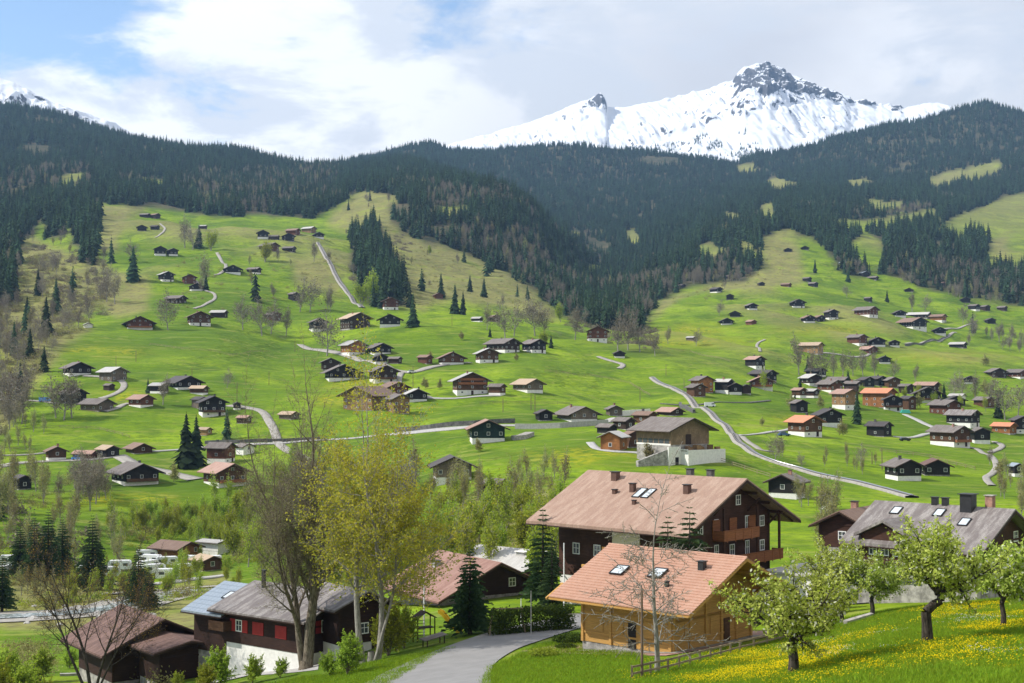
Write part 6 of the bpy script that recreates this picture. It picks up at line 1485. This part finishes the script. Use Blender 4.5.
shrub('garden_shrub', at(573, 634, 132), 1.9, 1.2, .9, 1500, .09, 'hedge_leaf', 'low rounded green shrub left of the honey coloured chalet'); shrub('garden_shrub', at(543, 644, 122), 1.3, 1.0, .75, 900, .09, 'leaf_lime', 'smaller yellowish shrub at the driveway edge')
shrub('garden_shrub', at(566, 640, 128), 1.0, .8, .4, 500, .08, 'hedge_leaf', 'smallest ground hugging shrub between the two driveway shrubs')
# ---------------------------------------------------------------- near trees
def tree_obj(name, loc, label, stems, P, H, r0, leaf, n, spread, size, bark, seed, mats=None, frac=0.0, bark2=None, frac_len=.74):
    rg = random.Random(seed); mb = MB(); tips = []
    for (dx, dy, d, hf, rf) in stems: grow(mb, tips, (dx, dy, -.4), d, H * frac_len * hf, r0 * rf, 0, P, rg)
    if stems and r0 > .3: mb.tube((0, 0, -.6), (0, 0, .9), r0 * 1.5, r0 * .95, 10)
    o = empty(name, loc); tag(o, label, 'tree'); mb.build('trunk', M[bark], o, smooth=True)
    link('crown', leaves(tips, n, spread, size, rg, M[leaf], 'crown', M[mats] if mats else None, frac), o); return o
big = PP(lv=4, seg=(9, 6, 4, 3, 2), nb=(14, 8, 5, 3), start=(.30, .15, .12, .1), ang=(36, 42, 45, 40), len=(.40, .46, .46, .5), up=(.03, .09, .05, .03, .0), rmin=.012, thin=.5, wob=.12)
tree_obj('bare_tree', at(306, 669), 'huge old tree with thick dark trunk and sparse buds, left of the tall pair', [(0, 0, (.02, 0, 1), 1.0, 1.0), (-.25, 0, (-.07, .05, 1), .93, .62), (.3, 0, (.09, -.05, 1), .9, .66), (0, .3, (-.16, -.1, 1), .82, .5)], big, 29, .60, 'twig_grey', 3, .22, .05, 'bark', 101, 'twig_bud', .4, frac_len=.70)
yel = PP(lv=4, seg=(9, 6, 4, 3, 2), nb=(17, 7, 4, 3), start=(.28, .12, .12, .1), ang=(56, 45, 45, 40), len=(.44, .48, .48, .5), up=(.03, .05, .02, .0, -.02), rmin=.012, thin=.42, wob=.11)
tree_obj('maple_tree', at(371, 661), 'tall twin stemmed tree with fresh yellow green leaves, right one of the tall pair', [(-.75, 0, (-.09, 0, 1), 1.0, 1.0), (.6, .1, (.07, .03, 1), .95, .95), (.25, -.3, (.22, -.12, 1), .8, .5)], yel, 27, .34, 'leaf_yellow', 2, .24, .13, 'bark_grey', 102, 'leaf_lime', .12, frac_len=.72)
slim = PP(lv=3, seg=(8, 5, 4, 3), nb=(20, 8, 5), start=(.18, .15, .1), ang=(68, 50, 45), len=(.42, .45, .45), up=(.0, -.03, -.05, -.02), rmin=.019, thin=.34, wob=.08, tap=.2)
tree_obj('bare_tree', at(657, 673), 'slender bare tree with pale hanging twigs in front of the honey coloured chalet', [(0, 0, (0, 0, 1), 1.0, 1.0)], slim, 11.2, .21, 'twig_grey', 1, .07, .045, 'bark_grey', 103, frac_len=.86)
lb = PP(lv=4, seg=(7, 6, 4, 3, 2), nb=(7, 6, 5, 4), start=(.35, .15, .12), ang=(35, 42, 45), len=(.55, .5, .48), up=(.03, .06, .03, .0), rmin=.012, thin=.55, wob=.10)
tree_obj('bare_tree', at(92, 694), 'multi stemmed bare tree with golden buds at the lower left', [(-.3, 0, (-.42, 0, 1), .95, .9), (0, .1, (-.12, .1, 1), 1.0, 1.0), (.3, 0, (.16, -.1, 1), .95, .8), (.2, -.2, (.45, .0, 1), .85, .6)], lb, 16.5, .22, 'leaf_gold', 1, .12, .05, 'bark_dark', 104, 'twig_grey', .55)
app = PP(lv=4, seg=(3, 6, 5, 4, 3), nb=(7, 8, 6, 5), start=(.7, .2, .15, .1), ang=(66, 50, 50, 50), len=(1.35, .52, .5, .5), up=(.0, .10, .05, .03, .0), rmin=.010, thin=.7, wob=.2)
def apple(loc, label, H, r0, seed, sc=1.0, path=None, n=3):
    rg = random.Random(seed); mb = MB(); tips = []; P = app
    pts = [Vector(q) * sc for q in (path or [(0, 0, -.4), (.05, 0, .8), (-.05, .05, 1.5), (.1, 0, 2.1)])]
    for i in range(len(pts) - 1): mb.tube(pts[i], pts[i + 1], r0 * (1.15 if i == 0 else 1 - .08 * i), r0 * (1 - .08 * (i + 1)), 9)
    top = pts[-1]
    for k in range(8):
        an = k * 2.4 + rg.random(); el = rg.uniform(.35, 1.0); d = Vector((math.cos(an), math.sin(an), el)); grow(mb, tips, top - Vector((0, 0, rg.uniform(0, .35))), d, H * .42 * rg.uniform(.85, 1.15), r0 * .48, 1, P, rg)
    grow(mb, tips, top, (0.1, 0, 1), H * .38, r0 * .5, 1, P, rg)
    o = empty('apple_tree', loc, 0); tag(o, label, 'tree'); mb.build('trunk', M['bark_dark'], o, smooth=True)
    link('crown', leaves(tips, 1, .12, .115, rg, M['leaf_apple'], 'crown', M['blossom'], .08), o); return o
apple(at(793, 674), 'spreading apple tree in pale leaf, foremost and leftmost of the meadow trees', 7.4, .30, 201)
apple(at(928, 643), 'apple tree with a crooked kinked trunk in the dandelion meadow', 6.6, .32, 202, 1.0, [(0, 0, -.4), (-.05, 0, 1.0), (-.1, 0, 1.75), (.35, .05, 2.15), (.75, .05, 2.35), (.75, .05, 2.75), (.55, 0, 3.0)])
apple(at(1003, 628), 'slim straight apple tree near the right picture edge', 5.0, .17, 203, .95); apple(at(872, 596, 128), 'small dark stemmed fruit tree beside the long grey roofed chalet', 6.5, .22, 204)
apple(at(843, 600, 130), 'fruit tree with leaning dark trunk behind the foremost apple tree', 7.0, .20, 205, 1.1, [(0, 0, -.4), (-.2, 0, 1.2), (-.5, 0, 2.2), (-.35, 0, 3.0)], 3); apple(at(1021, 603), 'small fruit tree cut by the right picture edge', 4.6, .16, 206, .8); apple(at(952, 606, 118), 'little fruit tree hidden behind the crooked apple tree', 4.2, .12, 207, .7)
def conifer(name, px, py, hpx, wr, seed, label, Y=None, nl=26, nb=16):
    p = at(px, py, Y); H = hpx * p.y / F; o = empty(name, p, seed); tag(o, label, 'tree')
    t_ = trunk_simple(H * .93, H * .022 + .06, .02, 8, 'bark_dark'); link('trunk', t_, o); link('crown', spruce_mesh(seed, H, wr, nl, nb, 'spruce_needles', True, .12), o)
conifer('spruce', 470, 634, 90, .27, 301, 'young green spruce on the lawn between the slide and the driveway'); conifer('spruce', 217, 650, 48, .30, 302, 'bushy little pine beside the blue roofed wing', 158)
for i, (x, y, h, lab) in enumerate(((20, 578, 58, 'dark spruce, leftmost of the group at the valley bottom'), (34, 580, 66, 'dark spruce, second of the group at the valley bottom'), (48, 580, 72, 'dark spruce, tallest of the group at the valley bottom'), (62, 578, 62, 'dark spruce, right end of the group at the valley bottom'), (92, 590, 76, 'tall dark spruce standing alone left of the golden buds'), (138, 606, 62, 'pointed spruce behind the old barn roof, left one'), (149, 610, 46, 'pointed spruce behind the old barn roof, right one'), (2, 612, 60, 'dark spruce cut by the left picture edge'), (10, 500, 28, 'dark spruce on the left edge slope'), (-4, 520, 40, 'dark spruce leaning into the left picture edge'))):
    conifer('spruce', x, y, h, .23, 310 + i, lab, None, 24, 17)
for i, (x, y, h, Y, lab) in enumerate(((543, 606, 104, 170, 'shaggy cypress at the left wall of the big dark chalet'), (552, 606, 80, 160, 'second lower cypress at the left wall of the big dark chalet'), (690, 612, 118, 147, 'ivy green conifer before the gable of the big dark chalet'), (668, 612, 108, 148, 'lighter conifer left of the ivy green one at the gable'))):
    conifer('cypress', x, y, h, .20 if i < 2 else .30, 330 + i, lab, Y, 20, 14)
# shrubs and young broadleaved trees nearby
LIMEB = [small_tree(70 + i, PP(lv=3, seg=(5, 4, 3, 2), nb=(9, 6, 4), start=(.1, .1, .1), ang=(40, 42, 42), len=(.55, .5, .5), up=(.04, .08, .04), rmin=.02, thin=.5), 7, 'leaf_lime', 3, .16, .10, 'bark', base_r=.016, stems=3) for i in range(2)]
for i, (x, y, h, Y, lab) in enumerate(((18, 690, 70, 130, 'lime green bush tree at the lower left corner'), (48, 692, 46, 132, 'low lime bush right of the lower left corner'), (-8, 700, 80, 125, 'lime green bush cut by the lower left picture edge'), (347, 668, 50, 128, 'yellow green shrub at the foot of the tall pair of trees'), (388, 650, 60, 138, 'olive green shrub right of the tall pair of trees'), (404, 642, 48, 142, 'dark green shrub behind the climbing frame'), (330, 664, 30, 130, 'low green shrub between the two tall trunks'), (820, 588, 50, 150, 'bright yellow green bush right of the big dark chalet'), (842, 592, 44, 145, 'bright yellow green bush left of the long grey roof'),
                                (152, 655, 22, 160, 'small yellow bush before the old barn'), (205, 668, 22, 150, 'small bush beside the rust coloured pole'), (360, 636, 40, 150, 'green shrub behind the twin stems'), (185, 650, 30, 162, 'thin budding bush right of the old barn'), (222, 676, 46, 142, 'green bush at the foot of the rust coloured pole'), (252, 676, 34, 140, 'low bush on the lawn edge before the red shuttered chalet'), (205, 684, 34, 138, 'round bush by the bend of the garden path'), (176, 676, 22, 146, 'shrub between the lean to shed and the garden path'), (40, 650, 40, 165, 'leafy green bush tree on the lower left lawn'), (8, 656, 46, 160, 'yellow green bush tree on the lower left lawn edge'), (100, 640, 26, 185, 'dark bush on the lawn behind the old barn'), (70, 642, 24, 180, 'dark bush on the lawn behind the golden budded tree'), (280, 672, 24, 140, 'small bush by the wooden railing'))):
    p = at(x, y, Y); put_tree('lime_bush', LIMEB[i % 2], p, h * p.y / F / 7.0, lab, 'bush', sz=h * p.y / F / 8.0)
# ---- thickets of young trees on the valley slopes
THK = [([(205, 505), (290, 470), (420, 485), (445, 500), (500, 505), (560, 500), (575, 560), (545, 590), (480, 575), (430, 590), (380, 600), (300, 590), (235, 575)], 185, LIME, (4.5, 8.5), 'leafy_tree', 'young tree in fresh yellow green leaf in the thicket behind the tall pair', 9.5),
       ([(110, 520), (205, 515), (230, 545), (180, 547), (110, 540)], 46, LIME, (4, 6.5), 'leafy_tree', 'slim lime green sapling in the belt above the camp site', 9.5),
       ([(430, 480), (560, 478), (570, 505), (430, 510)], 22, BUD, (5, 8.5), 'bare_tree', 'thin bare tree around the weathered dark barn', 11.5),
       ([(280, 470), (420, 480), (420, 560), (290, 570)], 16, BARE + BUD, (8, 12), 'bare_tree', 'grey bare stem among the leafing thicket', 11.5),
       ([(60, 478), (112, 484), (120, 500), (80, 515), (58, 505)], 14, BARE, (7, 11), 'bare_tree', 'slim bare tree under the big dark chalet at the bend', 11.5),
       ([(-20, 470), (45, 480), (60, 510), (20, 520), (-20, 520)], 14, BUD, (7, 11), 'bare_tree', 'budding tree around the dark shed at the left edge', 11.5),
       ([(-20, 340), (60, 345), (30, 385), (15, 440), (-20, 450)], 40, BARE, (8, 13), 'bare_tree', 'bare tree in the gully along the left picture edge', 11.5),
       ([(-20, 500), (130, 545), (140, 570), (-20, 570)], 26, BUD, (5, 9), 'bare_tree', 'budding tree near the spruces of the valley bottom', 11.5),
       ([(60, 578), (230, 576), (240, 592), (60, 604)], 34, LIME, (2.6, 5), 'leafy_tree', 'small leafy tree between the camp site and the river', 9.5),
       ([(-20, 585), (60, 585), (60, 604), (-20, 606)], 14, BUD, (3, 6), 'bare_tree', 'budding tree on the far river bank at the left', 11.5),
       ([(130, 560), (235, 556), (235, 574), (130, 574)], 12, LIME, (2.2, 4), 'leafy_tree', 'little leafy tree among the caravans', 9.5),
       ([(795, 500), (835, 512), (845, 545), (812, 560)], 12, BUD, (5, 8), 'bare_tree', 'thin budding tree between the big chalet and the garden house', 11.5),
       ([(590, 560), (400, 560), (560, 520), (580, 540)], 10, LIME, (6, 9), 'leafy_tree', 'lime green tree just behind the left wall of the big chalet', 9.5),
       ([(770, 455), (860, 475), (900, 470), (890, 460), (820, 455)], 10, BUD, (3, 4.5), 'bare_tree', 'small budding tree on the meadow inside the lower railway bend', 11.5),
       ([(990, 470), (1030, 480), (1030, 520), (1000, 510)], 10, BUD, (4, 7), 'bare_tree', 'budding tree at the right edge below the pale blue roof', 11.5),
       ([(960, 330), (1030, 342), (1030, 358), (975, 345)], 16, BARE, (8, 12), 'bare_tree', 'bare tree in the hedge at the upper right edge', 11.5),
       ([(-20, 262), (60, 256), (112, 298), (98, 325), (40, 345), (-20, 380)], 26, BARE, (9, 14), 'bare_tree', 'grey bare tree in the upper part of the left gully', 11.5),
       ([(800, 385), (840, 400), (900, 412), (985, 420), (1000, 400), (900, 382)], 18, LIME, (4, 6.5), 'leafy_tree', 'small leafy tree among the village houses', 9.5),
       ([(0, 410), (50, 425), (40, 450), (0, 460)], 10, BUD, (5, 8), 'bare_tree', 'budding tree on the slope at the left edge', 11.5)]
rs = np.random.RandomState(8)
for poly, n, meshes, hts, nm, lab, bh in THK:
    xs = [q[0] for q in poly]; ys = [q[1] for q in poly]; k = 0; tries = 0; same = []
    while k < n and tries < 4000:
        tries += 1; x, y = rs.uniform(min(xs), max(xs)), rs.uniform(min(ys), max(ys))
        if not inpoly(np.array([x]), np.array([y]), poly)[0]: continue
        p = at(x, y)
        if any((p - q).length < 2.2 for q in same): continue
        same.append(p); h = rs.uniform(*hts); put_tree(nm, meshes[rs.randint(len(meshes))], p, h / bh, lab, 'tree', lab.replace('tree', 'trees').replace('sapling', 'saplings').replace('stem', 'stems')[:60], sz=h / bh * 1.1); k += 1
# undergrowth
def undergrowth(name, polys, yr, dens, me, sc_, label, cat='undergrowth', seed=3):
    r_ = np.random.RandomState(seed); x, y = sample_points(r_, yr[0], yr[1], lambda q: dens); z = surf(x, y); px, py = proj(x, y, z); m_ = np.zeros(len(x), bool)
    for p in polys: m_ |= inpoly(px + fbm(x / 9, y / 12, 3, 5) * 10, py + fbm(x / 9, y / 12, 3, 6) * 6, p)
    m_ &= r_.rand(len(x)) < np.clip(.6 + fbm(x / 14, y / 20, 3, 9) * 1.4, 0, 1)
    x, y, z = x[m_], y[m_], z[m_]; K = len(x); s = r_.uniform(*sc_, K)
    return scatter_gn(name, me, np.stack([x, y, z - .1], 1), r_.uniform(0, 6.28, K), np.stack([s, s, s * r_.uniform(.7, 1.2, K)], 1), label, cat)
rg = random.Random(77)
def tuft_leaves(n, rad, hgt, size, mat, nm):
    r_ = np.random.RandomState(len(nm)); P_ = r_.normal(0, 1, (n, 3)) * [rad * .5, rad * .5, hgt * .28]; P_[:, 2] = np.abs(P_[:, 2]) + .05; return leaves(P_, 1, .05, size, rg, M[mat], nm)
BL = tuft_leaves(170, 1.5, 2.2, .17, 'leaf_lime', 'bush_lime'); BT = tuft_leaves(190, 1.3, 2.4, .15, 'twig_bud', 'bush_bud'); BG = tuft_leaves(190, 1.3, 2.0, .15, 'twig_grey', 'bush_grey')
vp = [THK[0][0], THK[1][0], [(230, 560), (420, 590), (560, 590), (560, 560), (420, 560)]]
undergrowth('thicket_undergrowth', vp, (150, 460), .075, BL, (.7, 1.6), 'low yellow green undergrowth filling the valley thicket')
undergrowth('thicket_undergrowth', vp + [THK[2][0], THK[4][0], THK[5][0]], (150, 520), .035, BT, (.7, 1.6), 'olive brown budding undergrowth filling the valley thicket', seed=4)
undergrowth('gully_undergrowth', [THK[6][0], THK[7][0], [(-20, 240), (105, 255), (112, 310), (60, 335), (-20, 345)], [(560, 318), (655, 325), (655, 350), (600, 342)], [(355, 235), (408, 235), (408, 308), (355, 300)]], (230, 2000), .016, BG, (1.2, 3.2), 'grey brown scrub in the gullies of the hillside', seed=5)
undergrowth('riverside_scrub', [[(-20, 575), (230, 590), (235, 610), (150, 600), (100, 606), (-20, 616)], [(120, 655), (240, 640), (235, 668), (130, 690)], [(0, 640), (60, 650), (60, 690), (0, 690)], [(190, 680), (120, 690), (150, 670)]], (110, 330), .11, BT, (.4, 1.2), 'mixed scrub on the river bank and round the old barn', seed=6)
undergrowth('gully_undergrowth', [[(-20, 335), (92, 326), (62, 350), (36, 384), (10, 430), (-20, 450)], [(-20, 240), (60, 262), (110, 300), (90, 325), (-20, 340)]], (350, 1500), .022, BT, (1.0, 2.4), 'olive budding scrub filling the gully left of the knoll', seed=26)
undergrowth('riverside_scrub', [[(-20, 570), (235, 578), (235, 606), (130, 604), (60, 608), (-20, 612)], [(-20, 540), (60, 548), (60, 575), (-20, 575)], [(100, 548), (240, 540), (300, 575), (235, 560), (150, 556)]], (170, 400), .06, BL, (.5, 1.2), 'leafy green scrub between the camp site and the river', seed=16)
undergrowth('slope_scrub', [[(405, 245), (470, 256), (545, 300), (560, 318), (535, 326), (480, 300), (405, 300)], [(660, 300), (765, 262), (790, 240), (800, 262), (740, 300)], [(180, 255), (340, 250), (345, 312), (180, 312)]], (760, 2200), .0022, BT, (1.0, 2.2), 'small bushes strewn over the dry upper slopes', seed=9)
# ---- grass and flowers of the near meadows
def blades(n, rad, h, w, mat, nm):
    r_ = np.random.RandomState(5); Vv = []
    for _ in range(n):
        x, y = r_.normal(0, rad, 2); a_ = r_.uniform(0, 6.28); hh = h * r_.uniform(.6, 1.2); lx, ly = r_.normal(0, .35, 2) * hh; dx, dy = math.cos(a_) * w, math.sin(a_) * w
        Vv += [(x - dx, y - dy, -.02), (x + dx, y + dy, -.02), (x + lx * .5 + dx * .6, y + ly * .5 + dy * .6, hh * .6), (x + lx, y + ly, hh)]
    return np_mesh(nm, np.array(Vv), np.arange(len(Vv)).reshape(-1, 4), [M[mat]])
def flower(mat, r, h, n, nm):
    r_ = np.random.RandomState(6); Vv = []
    for _ in range(n):
        x, y = r_.normal(0, .22, 2); z = h * r_.uniform(.7, 1.2); t1, t2 = r_.normal(0, .3, 2)
        for k in range(3):
            a0 = k * 1.05; dx, dy = math.cos(a0) * r, math.sin(a0) * r; Vv += [(x - dx, y - dy, z + (-dx * t1 - dy * t2)), (x + dy * .5, y - dx * .5, z + .01), (x + dx, y + dy, z + dx * t1 + dy * t2), (x - dy * .5, y + dx * .5, z + .01)]
    return np_mesh(nm, np.array(Vv), np.arange(len(Vv)).reshape(-1, 4), [M[mat]])
def meadow(name, me, yr, dens, keep, sc_, label, cat, seed):
    r_ = np.random.RandomState(seed); x, y = sample_points(r_, yr[0], yr[1], lambda q: dens); z = surf(x, y); px, py = proj(x, y, z); k = keep(px, py, x, y) & (px > -10) & (px < 1040) & (py < 700)
    x, y, z = x[k], y[k], z[k]; K = len(x); s = r_.uniform(*sc_, K); print(name, K)
    scatter_gn(name, me, np.stack([x, y, z], 1), r_.uniform(0, 6.28, K), np.stack([s, s, s], 1), label, cat)
hard = [[(372, 716), (392, 683), (438, 654), (540, 620), (625, 604), (640, 618), (590, 632), (540, 645), (490, 668), (470, 712)], [(590, 640), (660, 662), (780, 640), (820, 620), (700, 600), (560, 620)], [(150, 712), (200, 680), (300, 655), (330, 650), (320, 672), (240, 690), (180, 712)], [(770, 600), (900, 590), (905, 608), (780, 622)], [(225, 660), (330, 648), (330, 676), (235, 676)]]
def soft(px, py):
    k = np.ones(px.shape, bool)
    for p in hard: k &= ~inpoly(px, py, p)
    return k
meadow('meadow_grass', blades(16, .22, .20, .012, 'grass_blade', 'tuft'), (44, 135), 14, lambda px, py, x, y: soft(px, py) & (px > 180), (.6, 1.5), 'short fresh grass of the near meadow and lawns', 'grass', 21)
fl_ = lambda px, py, x, y: np.clip(sum(np.exp(-((px - a) / b) ** 2 - ((py - c) / d) ** 2) for a, c, b, d in ((890, 640, 120, 14), (1000, 612, 70, 12), (770, 672, 60, 10), (860, 660, 110, 12), (960, 628, 60, 10), (700, 678, 40, 5))), 0, 1)
r0_ = np.random.RandomState(31)
meadow('dandelions', flower('dandelion_petal', .04, .2, 5, 'dandelion'), (50, 125), 15.0, lambda px, py, x, y: soft(px, py) & (r0_.rand(len(px)) < fl_(px, py, x, y) * np.clip(.30 + fbm(x / 6, y / 12, 4, 41) * 3.0, 0.02, 1)), (.7, 1.2), 'yellow dandelions in the near meadow', 'flowers', 22)
meadow('white_flowers', flower('daisy_petal', .035, .2, 5, 'daisy'), (50, 115), 2.6, lambda px, py, x, y: soft(px, py) & (px > 780) & (fbm(x / 4, y / 8, 4, 43) > .3) & (py < 668), (.7, 1.1), 'patches of small white flowers in the near meadow', 'flowers', 23)
